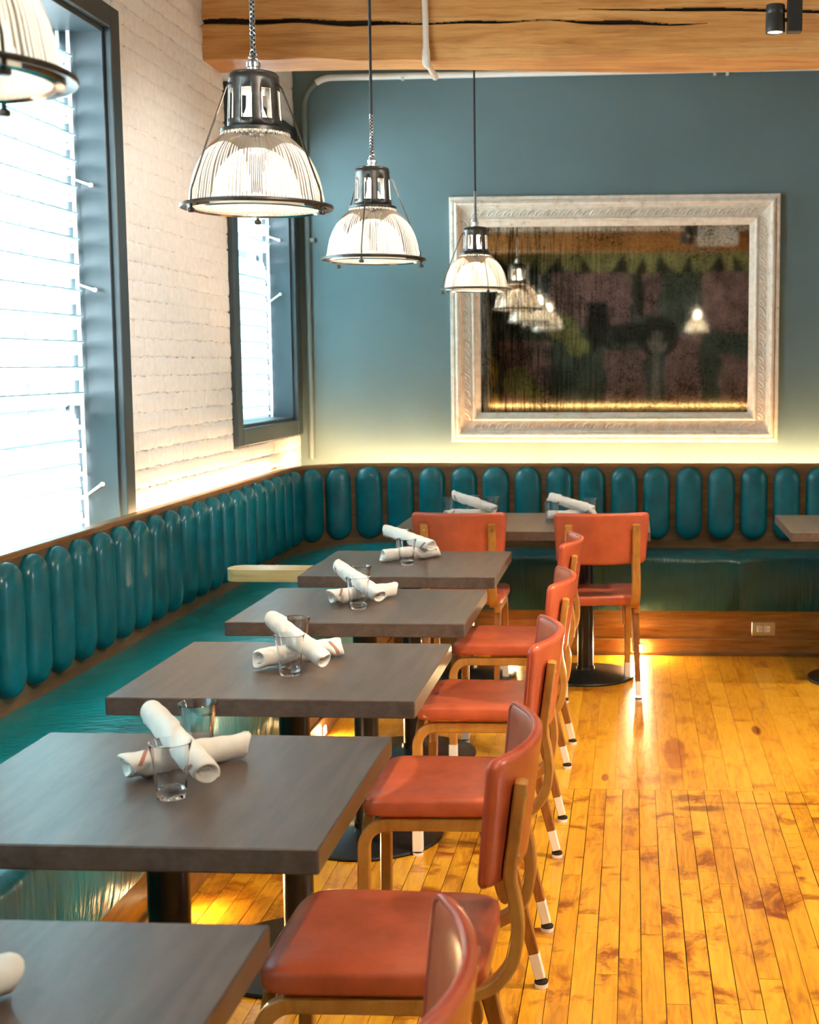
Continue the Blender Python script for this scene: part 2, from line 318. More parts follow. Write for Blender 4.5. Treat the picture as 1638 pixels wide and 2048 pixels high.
# ------------------------------------------------------------------ mesh helpers
class MB:
    def __init__(s): s.v = []; s.f = []
    def add(s, vs, fs):
        o = len(s.v); s.v += [tuple(x) for x in vs]; s.f += [tuple(i+o for i in f) for f in fs]; return s
    def box(s, lo, hi, b=0.0):
        x0, y0, z0 = lo; x1, y1, z1 = hi
        if b <= 0:
            vs = [(x0, y0, z0), (x1, y0, z0), (x1, y1, z0), (x0, y1, z0), (x0, y0, z1), (x1, y0, z1), (x1, y1, z1), (x0, y1, z1)]
            return s.add(vs, [(0, 3, 2, 1), (4, 5, 6, 7), (0, 1, 5, 4), (1, 2, 6, 5), (2, 3, 7, 6), (3, 0, 4, 7)])
        def ring(z, i):
            return [(x0+i, y0+b, z), (x0+b, y0+i, z), (x1-b, y0+i, z), (x1-i, y0+b, z), (x1-i, y1-b, z), (x1-b, y1-i, z), (x0+b, y1-i, z), (x0+i, y1-b, z)]
        vs = ring(z0, b)[:0]
        rings = []
        for z, i in ((z0, b), (z0+b, 0), (z1-b, 0), (z1, b)):
            if i:
                rr = [(x0+b, y0+b, z)]*2 + [(x1-b, y0+b, z)]*2 + [(x1-b, y1-b, z)]*2 + [(x0+b, y1-b, z)]*2
                rr = [(x0+b, y0+b+b*0.01, z), (x0+b+b*0.01, y0+b, z), (x1-b-b*0.01, y0+b, z), (x1-b, y0+b+b*0.01, z), (x1-b, y1-b-b*0.01, z), (x1-b-b*0.01, y1-b, z), (x0+b+b*0.01, y1-b, z), (x0+b, y1-b-b*0.01, z)]
            else: rr = ring(z, 0)
            rings.append(rr)
        return s.loft(rings, True, True)
    def loft(s, rings, cap0=False, cap1=False, closed=True):
        n = len(rings[0]); vs = [p for r_ in rings for p in r_]; fs = []
        for i in range(len(rings)-1):
            for j in range(n if closed else n-1):
                k = (j+1) % n
                fs.append((i*n+j, i*n+k, (i+1)*n+k, (i+1)*n+j))
        if cap0: fs.append(tuple(range(n-1, -1, -1)))
        if cap1: fs.append(tuple((len(rings)-1)*n+j for j in range(n)))
        return s.add(vs, fs)
    def tube(s, path, rad, seg=10, cap=True):
        P = [Vector(p) for p in path]; rs = rad if isinstance(rad, (list, tuple)) else [rad]*len(P)
        rings = []; prev = None
        for i, p in enumerate(P):
            t = (P[min(i+1, len(P)-1)]-P[max(i-1, 0)]).normalized()
            if prev is None:
                a = Vector((0, 0, 1)) if abs(t.z) < 0.9 else Vector((1, 0, 0)); u = t.cross(a).normalized()
            else:
                u = (prev-t*prev.dot(t)).normalized()
            prev = u; w = t.cross(u)
            rings.append([tuple(p+(u*math.cos(2*PI*k/seg)+w*math.sin(2*PI*k/seg))*rs[i]) for k in range(seg)])
        return s.loft(rings, cap, cap)
    def strip(s, path, wdir, w, t, c=0.15):
        """rectangular bentwood section swept along a path lying in the plane normal to wdir"""
        P = [Vector(p) for p in path]; wd = Vector(wdir).normalized(); rings = []
        ws = w if isinstance(w, (list, tuple)) else [w]*len(P); ts = t if isinstance(t, (list, tuple)) else [t]*len(P)
        for i, p in enumerate(P):
            tg = (P[min(i+1, len(P)-1)]-P[max(i-1, 0)]).normalized(); nd = tg.cross(wd).normalized()
            a = ws[i]/2; h = ts[i]/2; k = min(a, h)*c*2
            sec = [(-a+k, -h), (a-k, -h), (a, -h+k), (a, h-k), (a-k, h), (-a+k, h), (-a, h-k), (-a, -h+k)]
            rings.append([tuple(p+wd*x+nd*y) for x, y in sec])
        return s.loft(rings, True, True)
    def lathe(s, prof, seg=32, rf=None, cap0=False, cap1=False):
        rings = []
        for (r_, z) in prof:
            rings.append([((rf(r_, z, 2*PI*k/seg) if rf else r_)*math.cos(2*PI*k/seg), (rf(r_, z, 2*PI*k/seg) if rf else r_)*math.sin(2*PI*k/seg), z) for k in range(seg)])
        return s.loft(rings, cap0, cap1)
    def pillow(s, outline, rings, fn):
        """closed skin: rings of scaled outlines (scale, height) from the middle of one face to the middle of the other"""
        rr = []
        for sc_, h in rings: rr.append([fn(a*sc_, b_*sc_, h) for a, b_ in outline])
        return s.loft(rr, True, True)
    def mesh(s, name):
        me = bpy.data.meshes.new(name); me.from_pydata(s.v, [], s.f); me.validate(); me.update(); return me
def smooth(pts, n=6):
    """Catmull-Rom through points"""
    P = [Vector(p) for p in pts]; out = []
    for i in range(len(P)-1):
        a = P[max(i-1, 0)]; b_ = P[i]; c_ = P[i+1]; d = P[min(i+2, len(P)-1)]
        for k in range(n):
            t = k/n
            out.append(0.5*((2*b_)+(c_-a)*t+(2*a-5*b_+4*c_-d)*t*t+(3*b_-a-3*c_+d)*t**3))
    out.append(P[-1]); return out
def shade(me, ang=40):
    me.polygons.foreach_set('use_smooth', [True]*len(me.polygons))
    try: me.set_sharp_from_angle(angle=R(ang))
    except Exception: pass
    return me
def obj(name, mb, mt, parent=None, loc=None, rot=None, sm=True, world=False, ang=40):
    me = mb if isinstance(mb, bpy.types.Mesh) else mb.mesh(name)
    if not isinstance(mb, bpy.types.Mesh):
        if sm: shade(me, ang)
        me.materials.append(mt)
    o = bpy.data.objects.new(name, me); COL.objects.link(o)
    if parent: o.parent = parent
    if loc is not None: o.location = loc
    if rot is not None: o.rotation_euler = rot
    if world and parent:
        o.location = -Vector(parent.location)
        if parent.parent: pass
    return o
def tag(o, label=None, cat=None, group=None, kind=None):
    if label: o['label'] = label
    if cat: o['category'] = cat
    if group: o['group'] = group
    if kind: o['kind'] = kind
    return o
def thing(name, label, cat, loc=(0, 0, 0), rz=0.0, group=None):
    o = bpy.data.objects.new(name, None); COL.objects.link(o); o.location = loc; o.rotation_euler = (0, 0, rz)
    o.empty_display_size = 0.1
    return tag(o, label, cat, group)
def copy_tree(o, parent=None):
    c_ = o.copy(); COL.objects.link(c_)
    if parent: c_.parent = parent
    for ch in o.children: copy_tree(ch, c_)
    return c_
def struct(name, mb, mt, **kw):
    return tag(obj(name, mb, mt, **kw), kind='structure')

# ================================================================== THE SHELL
WX, WY = -1.93, 7.90      # faces of the left and back walls
RX, FY = 4.6, -2.95       # right wall, wall behind the camera
CZ = 3.42

# back wall
wback = struct('wall_back', MB().box((-2.3, WY, 0), (RX+0.2, WY+0.2, CZ+0.2)), M['wall_paint'], sm=False)
tag(wback, 'slate blue painted back wall behind the mirror')
wr = MB(); wy0, wy1, wz0, wz1 = 3.4, 3.72, 0.9, 2.5
wr.box((RX, FY, 0), (RX+0.2, wy0, CZ+0.2)).box((RX, wy1, 0), (RX+0.2, WY, CZ+0.2)).box((RX, wy0, 0), (RX+0.2, wy1, wz0)).box((RX, wy0, wz1), (RX+0.2, wy1, CZ+0.2))
wright = struct('wall_right', wr, M['side_wall'], sm=False)
wn = bpy.data.objects.new('added_window_5', None); COL.objects.link(wn); wn.location = (RX, wy0, wz0)  # unseen window, added to put a bright sheen on the pads
tag(wn, 'narrow unseen window added to the right wall for sheen and fill light', kind='structure')
for lo, hi in (((0.06, 0, 0), (0.13, 0.04, wz1-wz0)), ((0.06, wy1-wy0-0.04, 0), (0.13, wy1-wy0, wz1-wz0)), ((0.06, 0.04, 0), (0.13, wy1-wy0-0.04, 0.04)), ((0.06, 0.04, wz1-wz0-0.04), (0.13, wy1-wy0-0.04, wz1-wz0))):
    obj('sash_bar', MB().box(lo, hi, 0.003), M['frame_paint'], wn, sm=False)
obj('pane', MB().box((0.092, 0.04, 0.04), (0.098, wy1-wy0-0.04, wz1-wz0-0.04)), M['pane'], wn, sm=False)
wfront = struct('wall_front', MB().box((-2.3, FY-0.2, 0), (RX+0.2, FY, CZ+0.2)), M['mural_ground'], sm=False)
ceil = struct('ceiling', MB().box((-2.3, FY, CZ), (RX, WY, CZ+0.2)), M['ceiling'], sm=False)

# left wall: piers and bands around two openings, brick skin in front
W1 = (3.84, 5.07, 0.60, 2.73)   # clear opening y0,y1,z0,z1 of the near window
W2 = (6.65, 7.77, 1.19, 2.73)
W3 = (1.05, 2.28, 0.60, 2.73)   # two more like the near one, unseen, added for more daylight in the room
W4 = (-1.74, -0.51, 0.60, 2.73)
wl = MB()
bx0, bx1 = WX-0.30, WX-0.012
cut = [FY]
for w_ in (W4, W3, W1, W2):
    wl.box((bx0, cut[-1], 0), (bx1, w_[0], CZ)); wl.box((bx0, w_[0], 0), (bx1, w_[1], w_[2])); wl.box((bx0, w_[0], w_[3]), (bx1, w_[1], CZ)); cut.append(w_[1])
wl.box((bx0, cut[-1], 0), (bx1, WY, CZ))
wleft = struct('wall_left', wl, M['brick'], sm=False)
tag(wleft, 'white painted brick wall on the left')

# individual bricks
brick_meshes = []
for k in range(5):
    rr = random.Random(50+k); mbk = MB()
    ny, nz = 8, 4
    # front face grid with ragged arrises, unit size (y,z in -.5...5, x depth 0..1)
    rings = []
    def P_(i, j, d):
        y = -0.5+i/ny; z = -0.5+j/nz
        return (d, y, z)
    grid = {}
    vs = []; fs = []
    for i in range(ny+1):
        for j in range(nz+1):
            edge = (i in (0, ny)) or (j in (0, nz))
            y = -0.5+i/ny; z = -0.5+j/nz
            if edge:
                z += (rr.random()-0.5)*0.16 if j in (0, nz) else 0
                y += (rr.random()-0.5)*0.03 if i in (0, ny) else 0
            dx = 0.80+(rr.random()-0.5)*0.16 if edge else 1.0+(rr.random()-0.5)*0.10
            grid[i, j] = len(vs); vs.append((dx, y, z))
    for i in range(ny):
        for j in range(nz): fs.append((grid[i, j], grid[i+1, j], grid[i+1, j+1], grid[i, j+1]))
    border = [(i, 0) for i in range(ny)]+[(ny, j) for j in range(nz)]+[(i, nz) for i in range(ny, 0, -1)]+[(0, j) for j in range(nz, 0, -1)]
    base = len(vs)
    for (i, j) in border: x, y, z = vs[grid[i, j]]; vs.append((0, y, z))
    nb = len(border)
    for a in range(nb):
        b2 = (a+1) % nb
        fs.append((grid[border[a]], base+a, base+b2, grid[border[b2]]))
    mbk.add(vs, fs)
    me = shade(mbk.mesh('brick'), 60); me.materials.append(M['brick']); brick_meshes.append(me)
CH, BL = 0.0735, 0.215
def lay_bricks(y0, y1, z0, z1, first=0):
    nrow = int(round((z1-z0)/CH)); ch = (z1-z0)/nrow
    for r_ in range(nrow):
        off = (0.5 if (r_+first) % 2 else 0.0)*BL
        y = y0-off
        while y < y1-0.01:
            a = max(y, y0); b2 = min(y+BL, y1); y += BL
            if b2-a < 0.03: continue
            o = bpy.data.objects.new('brick', rnd.choice(brick_meshes)); COL.objects.link(o); o.parent = wleft
            o.location = (WX-0.0125, (a+b2)/2, z0+(r_+0.5)*ch+(rnd.random()-0.5)*0.003)
            o.scale = (0.0125+rnd.random()*0.0025, (b2-a)*0.996, ch*0.935)
            o.rotation_euler = (R((rnd.random()-0.5)*0.7), 0, 0)
lay_bricks(5.165, 6.545, 0.80, 0.80+CH*36)
lay_bricks(6.545, WY-0.004, 0.80, 1.10, 0)
lay_bricks(6.545, WY-0.004, 2.84, 2.84+CH*5, 1)

# window joinery and louvres
def window(name, op, face, label, open_z, closed_z, levers, posts):
    y0, y1, z0, z1 = op; f0, f1, g0, g1 = face
    root = bpy.data.objects.new(name, None); COL.objects.link(root); root.location = (WX, (y0+y1)/2, z0); tag(root, label, kind='structure')
    def part(n, mb_, mt, **kw): return obj(n, mb_, mt, root, world=True, **kw)
    xf = WX+0.022
    # face frame (architrave) as four boards, thin return on the wall
    part('frame_board', MB().box((WX-0.01, f0, g0), (xf, y0, g1), 0.003), M['frame_paint'], sm=False)
    part('frame_board', MB().box((WX-0.01, y1, g0), (xf, f1, g1), 0.003), M['frame_paint'], sm=False)
    part('frame_board', MB().box((WX-0.01, y0, z1), (xf, y1, g1), 0.003), M['frame_paint'], sm=False)
    if z0-g0 > 0.03: part('frame_board', MB().box((WX-0.01, y0, g0), (xf, y1, z0), 0.003), M['frame_paint'], sm=False)
    xo = WX-0.23; t = 0.018; xs = WX-0.004
    part('jamb', MB().box((xo, y0, z0), (xs, y0+t, z1), 0.002), M['frame_paint'], sm=False)
    part('jamb', MB().box((xo, y1-t, z0), (xs, y1, z1), 0.002), M['frame_paint'], sm=False)
    part('head', MB().box((xo, y0+t, z1-t), (xs, y1-t, z1), 0.002), M['frame_paint'], sm=False)
    part('sill', MB().box((xo, y0+t, z0), (xs, y1-t, z0+t), 0.002), M['frame_paint'], sm=False)
    # outer sash: posts and rails outside the louvres
    for py in posts: part('sash_post', MB().box((xo+0.005, py-0.016, z0+t), (xo+0.04, py+0.016, z1-t), 0.002), M['alum'], sm=False)
    for pz in (z0+t+0.02, (closed_z[0] if closed_z else z0)+0.03, z1-t-0.02):
        part('sash_rail', MB().box((xo+0.004, y0+t, pz-0.02), (xo+0.036, y1-t, pz+0.02), 0.002), M['alum'], sm=False)
    # louvre channel and clips
    xc = WX-0.145; yc = y1-t-0.022
    for yy in (yc, y0+t+0.022):
        part('louvre_channel', MB().box((xc-0.024, yy-0.003, z0+t), (xc-0.010, yy+0.003, z1-t)).box((xc+0.016, yy-0.003, z0+t), (xc+0.030, yy+0.003, z1-t)), M['alum'], sm=False)
    bl = 0.100; me_o = None; me_c = None
    yb0, yb1 = y0+t+0.045, y1-t-0.040
    for z in open_z:
        mbb = MB(); a = R(34)
        mbb.box((-bl/2, yb0-(y0+y1)/2, -0.003), (bl/2, yb1-(y0+y1)/2, 0.003), 0.001)
        if me_o is None:
            me_o = mbb.mesh('louvre_blade'); me_o.materials.append(M['louvre'])
        o = obj('louvre_blade', me_o, None, root); o.location = Vector((xc+0.003, (y0+y1)/2, z-0.028))-root.location; o.rotation_euler = (0, -a, 0)
        part('louvre_clip', MB().box((xc-0.022, yc-0.006, z-0.050), (xc+0.026, yc+0.010, z-0.030), 0.003).box((xc+0.010, yc-0.004, z-0.040), (xc+0.028, yc+0.008, z-0.010), 0.002), M['alum'])
    for z in closed_z:
        if me_c is None:
            mbb = MB().box((-0.003, yb0-(y0+y1)/2, -bl/2), (0.003, yb1-(y0+y1)/2, bl/2), 0.001)
            me_c = mbb.mesh('louvre_blade'); me_c.materials.append(M['louvre'])
        o = obj('louvre_blade', me_c, None, root); o.location = Vector((xc+0.004, (y0+y1)/2, z-bl/2))-root.location; o.rotation_euler = (0, R(-7), 0)
        part('louvre_clip', MB().box((xc-0.018, yc-0.006, z-0.060), (xc+0.022, yc+0.010, z-0.044), 0.003).box((xc-0.010, yc-0.004, z-0.056), (xc+0.004, yc+0.008, z-0.020), 0.002), M['alum'])
    for z, s in levers:
        pth = smooth([(xc+0.020, yc, z), (xc+0.045, yc-0.004, z-0.014*s), (xc+0.085, yc-0.008, z+0.012*s)], 4)
        pth = [(xc+0.018, yc, z-0.05*s), (xc+0.030, yc-0.002, z), (xc+0.088, yc-0.006, z-0.020 if s > 0 else z+0.040)]
        part('lever', MB().strip(pth, (0, 1, 0), 0.014, 0.010), M['alum'])
        part('lever_knob', MB().lathe([(0.0001, -0.009), (0.008, -0.006), (0.009, 0.0), (0.008, 0.006), (0.0001, 0.009)], 10), M['alum']).location = Vector((xc+0.090, yc-0.006, pth[2][2]))-root.location
    return root
op1 = [2.62-0.0935*k for k in range(14)]
cl1 = [1.325-0.088*k for k in range(7)]
window('window_1', W1, (3.76, 5.16, 0.62, 2.81), 'tall near window with frosted louvre blades in a slate frame', op1, cl1, [(2.18, 1), (1.80, 1), (1.02, -1)], (4.15, 4.45, 4.72, 4.90))
window('added_window_3', W3, (0.97, 2.36, 0.62, 2.81), 'unseen louvre window added to the left wall for daylight, beside the nearest tables', op1, cl1, [(2.18, 1)], (1.4, 1.9))
window('added_window_4', W4, (-1.82, -0.43, 0.62, 2.81), 'unseen louvre window added to the left wall for daylight, behind the camera', op1, cl1, [(2.18, 1)], (-1.4, -0.9))
op2 = [2.65-0.0935*k for k in range(6)]
op2 = [z for z in op2]
cl2 = [2.075-0.088*k for k in range(10)]
window('window_2', W2, (6.555, 7.872, 1.105, 2.835), 'narrow far window with half opened frosted louvres beside the corner', op2, cl2, [(2.22, 1), (1.86, -1)], (6.95, 7.25, 7.50))

# ceiling beam (slightly out of square), split along its length
bang = math.atan2(6.348-6.228, 0.824+1.929)
BM = MB()
BL_, BH, BD = 6.7, 0.50, 0.27
nx, nz = 420, 70
def crack(x, z):
    """depth of the long splits in the face: x from the left end, z from the bottom edge"""
    d = 0.0
    c1 = 0.168-0.008*x+0.006*math.sin(x*5.0)+0.003*math.sin(x*17.0)
    w1 = 1.5*(0.0045+0.0025*math.sin(x*3.1+0.5)+0.0015*math.sin(x*11))*(1 if x < 1.95 else max(0, 1-(x-1.95)*3))
    if w1 > 0 and abs(z-c1) < w1*1.6: d = max(d, 0.035*(1-abs(z-c1)/(w1*1.6)))
    c2 = 0.215-0.014*(x-1.6)+0.004*math.sin(x*6.0)
    w2 = 0.0 if x < 1.70 else min(1, (x-1.70)*2.0)*(0.0062+0.001*math.sin(x*9))
    if w2 > 0 and abs(z-c2) < w2*1.6: d = max(d, 0.035*(1-abs(z-c2)/(w2*1.6)))
    return d
zs = []
for j in range(nz+1):
    t = j/nz
    zs.append(BH*t if t < 0.0 else 0)
zs = sorted(set([0.0, 0.012, 0.04, 0.08, 0.115]+[0.122+0.0022*k for k in range(56)]+[0.27, 0.30, 0.34, 0.40, 0.46, BH]))
vs = []; fs = []
xs = [BL_*i/nx for i in range(nx+1)]
for i, x in enumerate(xs):
    for j, z in enumerate(zs):
        wob = 0.004*math.sin(x*2.3+z*9)+0.0025*math.sin(x*13+z*31)
        vs.append((x, wob+crack(x, z)+(0.010 if j == 0 else 0.0), z+(0.006*math.sin(x*4)+0.004*math.sin(x*15) if j == 0 else 0)))
nzc = len(zs)
for i in range(nx):
    for j in range(nzc-1): fs.append((i*nzc+j, (i+1)*nzc+j, (i+1)*nzc+j+1, i*nzc+j+1))
BM.add(vs, fs)
bb = [(x, 0.010, 0.006*math.sin(x*4)+0.004*math.sin(x*15)) for x in xs]
bk = [(x, BD+0.006*math.sin(x*3.7), 0.010*math.sin(x*2.2)) for x in xs]
bt = [(x, BD, BH) for x in xs]
BM.add(bb+bk+bt, [(i, nx+1+i, nx+2+i, i+1) for i in range(nx)]+[(nx+1+i, 2*nx+2+i, 2*nx+3+i, nx+2+i) for i in range(nx)])
beam = obj('ceiling_beam', BM, M['beam'], loc=(WX-0.02, 6.232, 2.862), rot=(0, 0, bang), ang=30)
beam.data.materials.append(M['crack'])
for p_ in beam.data.polygons:
    c3 = p_.center
    if c3.y < 0.06 and crack(c3.x, c3.z) > 0.012: p_.material_index = 1
tag(beam, 'old honey coloured timber ceiling beam with long dark splits across the top', 'beam', kind='structure')
# a second beam, over the camera side of the room, seen in the mirror
BM2 = MB().box((0, 0, 0), (6.5, 0.28, 0.20), 0.012)
beam2 = obj('ceiling_beam', BM2, M['oak_kick'], loc=(WX, 0.9, 2.68))
obj('plaster_infill', MB().box((0, 0.03, 0.20), (6.5, 0.25, 0.74)), M['side_wall'], beam2, sm=False)
tag(beam2, 'brown timber beam reflected along the top of the mirror', 'beam', kind='structure')

# ------------------------------------------------------------------ floor
floor = struct('floor', MB().box((-2.3, FY-0.2, -0.12), (RX+0.2, WY+0.2, -0.0125)), M['subfloor'], sm=False)
tag(floor, 'amber varnished hardwood strip floor')
def plank_mesh(mt, bev):
    me = MB().box((-0.5, -0.5, -0.5), (0.5, 0.5, 0.5)).mesh('plank'); me.materials.append(mt); return me
pm_old = plank_mesh(M['plank_old'], 0); pm_new = plank_mesh(M['plank_new'], 0)
SEAM = 4.745
def planks(me, x0, x1, y0, y1, w, gap, lmin, lmax, seed, first_full=False):
    rr = random.Random(seed); n = 0; x = x0
    while x < x1-1e-4:
        ww = w; y = y0-rr.random()*lmax*0.8 if not first_full else y0
        while y < y1:
            ln = lmin+rr.random()*(lmax-lmin); a = max(y, y0); b2 = min(y+ln, y1); y += ln
            if b2-a < 0.05: continue
            o = bpy.data.objects.new('plank', me); COL.objects.link(o); o.parent = floor
            o.location = (x+ww/2, (a+b2)/2, -0.006-rr.random()*0.0007)
            g = gap*(0.5+rr.random())
            o.scale = (ww-g, b2-a-gap*0.8, 0.012)
            n += 1
        x += ww
    return n
X0 = -1.29; PW = 0.0572
nb_planks = planks(pm_old, X0, X0+PW*43, 2.35, SEAM, PW, 0.0020, 0.45, 1.35, 3)
nb_planks += planks(pm_new, X0, X0+0.082*30, SEAM, 7.06, 0.082, 0.0008, 0.9, 2.2, 5)
XE1, XE2 = X0+PW*43, X0+0.082*30
rest = MB()
rr = random.Random(9)
def rest_planks(x0, x1, y0, y1, w, gap):
    x = x0
    while x < x1-0.01:
        ww = min(w, x1-x); y = y0-rr.random()*0.8
        while y < y1:
            ln = 0.7+rr.random()*1.2; a = max(y, y0); b2 = min(y+ln, y1); y += ln
            if b2-a > 0.02: rest.box((x+gap/2, a+gap/2, -0.012), (x+ww-gap/2, b2-gap/2, 0.0))
        x += ww
rest_planks(X0, RX, FY, 2.35, PW, 0.002)
rest_planks(XE1, RX, 2.35, SEAM, PW, 0.002)
rest_planks(XE2, RX, SEAM, 7.06, 0.082, 0.001)
ro = obj('plank_field', rest, M['plank_old'], floor, sm=False); ro['kind'] = 'stuff'

# ------------------------------------------------------------------ conduit, pipe
cd = thing('conduit', 'thin electrical conduit rising in the corner and running white along the wall top', 'conduit', (-1.86, WY-0.020, 0.96))
pth = [(-1.862, WY-0.020, 0.96), (-1.862, WY-0.020, 2.955)]
arc = [(-1.862+0.16*(1-math.cos(a)), WY-0.020, 2.955+0.16*math.sin(a)) for a in [R(x) for x in range(10, 60, 8)]]
obj('conduit_tube', MB().tube(pth+arc, 0.0145, 12), M['conduit_paint'], cd, world=True)
arc2 = [(-1.862+0.16*(1-math.cos(a)), WY-0.020, 2.955+0.16*math.sin(a)) for a in [R(x) for x in (56, 64, 72, 80, 90)]]
wt = obj('conduit_tube', MB().tube(arc2+[(-1.2, WY-0.020, 3.119), (4.4, WY-0.020, 3.15)], 0.0185, 12), M['white_paint'], cd, world=True); wt['label'] = 'white painted run of conduit'
for xx in (0.45, 0.52, -1.3):
    obj('strap', MB().box((xx-0.008, WY-0.04, 3.095), (xx+0.008, WY-0.001, 3.11+0.0064*(xx+1.2)), 0.002), M['white_paint'], cd, world=True)
obj('strap', MB().box((-1.85, WY-0.025, 2.20), (-1.82, WY-0.001, 2.225), 0.003), M['conduit_paint'], cd, world=True)

pp = thing('sprinkler_pipe', 'white pipe running down the beam face and turning under it', 'pipe', (-0.925, 6.20, 2.75))
yb = 6.232+math.tan(bang)*1.0-0.022
obj('pipe_run', MB().tube(smooth([(-0.935, yb, 3.4), (-0.925, yb, 3.05), (-0.923, yb, 2.885)], 4), 0.0135, 14), M['white_paint'], pp, world=True)
obj('elbow_body', MB().tube([(-0.923, yb, 2.905), (-0.923, yb, 2.885), (-0.923, yb-0.001, 2.86), (-0.923, yb, 2.835), (-0.922, yb+0.006, 2.822)], [0.0145, 0.017, 0.018, 0.017, 0.010], 14), M['white_paint'], pp, world=True)
obj('elbow_cover', MB().tube([(-0.923, yb-0.022, 2.858), (-0.923, yb-0.014, 2.858)], [0.012, 0.014], 12), M['white_paint'], pp, world=True)
obj('pipe_tail', MB().tube([(-0.922, yb, 2.838), (-0.916, yb+0.17, 2.828), (-0.915, yb+0.20, 2.826)], 0.0125, 12), M['white_paint'], pp, world=True)
obj('tail_collar', MB().tube([(-0.916, yb+0.17, 2.826), (-0.914, yb+0.215, 2.822)], 0.0165, 12), M['white_paint'], pp, world=True)

# ================================================================== BANQUETTE
BX, BY, CR = -1.83, 7.60, 0.42
bq = thing('banquette', 'L-shaped wall banquette with teal seat and upright teal bolster pads on oak', 'bench', (BX+0.3, 5.0, 0))
def path_at(s):
    """point and room-side normal along the bench back; s = 0 where the corner arc begins, growing to the right"""
    la = CR*PI/2
    if s < 0: return Vector((BX, BY-CR+s, 0)), Vector((1, 0, 0))
    if s < la:
        a = s/CR
        return Vector((BX+CR-CR*math.cos(a), BY-CR+CR*math.sin(a), 0)), Vector((math.cos(a), -math.sin(a), 0))
    return Vector((BX+CR+(s-la), BY, 0)), Vector((0, -1, 0))
S0, S1 = -(BY-CR)+0.9, CR*PI/2+3.75
samples = [S0+(0-S0)*i/12 for i in range(12)]+[CR*PI/2*i/18 for i in range(19)]+[CR*PI/2+(S1-CR*PI/2)*i/10 for i in range(1, 11)]
def back_sweep(sec, lo=-99, hi=99):
    rings = []
    for s in samples:
        if not lo <= s <= hi: continue
        p, n = path_at(s); rings.append([tuple(p+n*d+Vector((0, 0, z))) for d, z in sec])
    return MB().loft(rings, True, True)
obj('backboard', back_sweep([(0, 0.42), (0, 0.936), (-0.035, 0.936), (-0.035, 0.42)]), M['oak_bench'], bq, world=True, ang=35)
obj('cap_rail', back_sweep([(0.006, 0.936), (0.006, 0.950), (0.002, 0.954), (-0.038, 0.954), (-0.040, 0.950), (-0.040, 0.936)]), M['oak_kick'], bq, world=True, ang=35)
led_sec = [(-0.041, 0.880), (-0.041, 0.900), (-0.047, 0.900), (-0.047, 0.880)]
obj('led_strip', back_sweep(led_sec, hi=0.001), M['led'], bq, world=True)['label'] = 'glowing warm strip light behind the left backrest'
obj('led_strip', back_sweep([(d-0.10, z+0.01) for d, z in led_sec], lo=0.0), M['led_bright'], bq, world=True)['label'] = 'glowing warm strip light behind the rear backrest'

# bolster pads
PWD, PHT = 0.148, 0.405
outl = []
rr_ = PWD/2; hh = PHT/2-rr_
for k in range(13): a = PI*k/12; outl.append((rr_*math.cos(a), hh+rr_*math.sin(a)))
for k in range(13): a = PI+PI*k/12; outl.append((rr_*math.cos(a), -hh+rr_*math.sin(a)))
def padfn(a, b_, h): return (a, -h, b_)
def padring(s, h): return s, h
def pad_scale_rings():
    # inset by distance rather than scale so that the dome is even all round
    out = []
    return out
pm = MB(); rings = []
for ins, h in ((0.0, 0.0), (0.0, 0.012), (0.0015, 0.020), (0.006, 0.030), (0.014, 0.0385), (0.026, 0.045), (0.042, 0.049), (0.058, 0.0508), (0.0735, 0.0512)):
    ring = []
    for k in range(26):
        top = k < 13; a = PI*(k if top else k-13)/12+(0 if top else PI)
        r_ = rr_-ins
        ring.append((r_*math.cos(a), -h, (hh if top else -hh)+r_*math.sin(a)))
    rings.append(ring)
pm.loft(rings, True, True)
pad_me = shade(pm.mesh('bolster_pad'), 60); pad_me.materials.append(M['teal'])
PITCH = 0.1787
s_ref = CR*PI/2+(0.491-(BX+CR))
k = -42
while True:
    s = s_ref+k*PITCH
    if s > S1-0.1: break
    k += 1
    if s < -4.6: continue
    p, n = path_at(s)
    o = obj('bolster_pad', pad_me, None, bq)
    o.location = p+n*0.0005+Vector((0, 0, 0.7345))-Vector(bq.location)
    o.rotation_euler = (0, 0, math.atan2(n.y, n.x)+PI/2)
# seat cushions: left run and back run, rounded front, slight fall to the back
def cushion(axis, a0, a1, back, front, seed):
    """axis 'y': run along Y, back/front are X; axis 'x': run along X, back/front are Y"""
    rr = random.Random(seed)
    sec = [(0.0, 0.40), (0.0, 0.482), (0.12, 0.492), (0.26, 0.505), (0.40, 0.514)]
    W_ = abs(front-back)
    for a in range(0, 91, 15): sec.append((W_-0.032+0.032*math.sin(R(a)), 0.487+0.030*math.cos(R(a))))
    sec += [(W_+0.004, 0.44), (W_+0.002, 0.38), (W_-0.004, 0.32), (W_-0.010, 0.27), (W_-0.020, 0.237), (W_-0.05, 0.235), (W_-0.05, 0.40)]
    n = max(6, int((a1-a0)/0.04)); rings = []; dirn = 1 if front > back else -1
    for i in range(n+1):
        t = a0+(a1-a0)*i/n; e = min(i, n-i); inset = 0.012 if e == 0 else (0.003 if e == 1 else 0)
        ring = []
        for j, (d, z) in enumerate(sec):
            w = 0.0035*math.sin(t*9.0+j)+0.0025*math.sin(t*31+j*2.1)
            dd = back+dirn*(d-(inset if d > W_-0.06 else 0)+(w*0.6 if d > W_-0.04 and z > 0.26 else 0)); zz = z-(inset if z > 0.45 else 0)+(w if 0.05 < d < W_-0.05 and z > 0.45 else 0)
            ring.append((dd, t, zz) if axis == 'y' else (t, dd, zz))
        rings.append(ring)
    return MB().loft(rings, True, True)
FXs, FYs = -1.195, 6.975
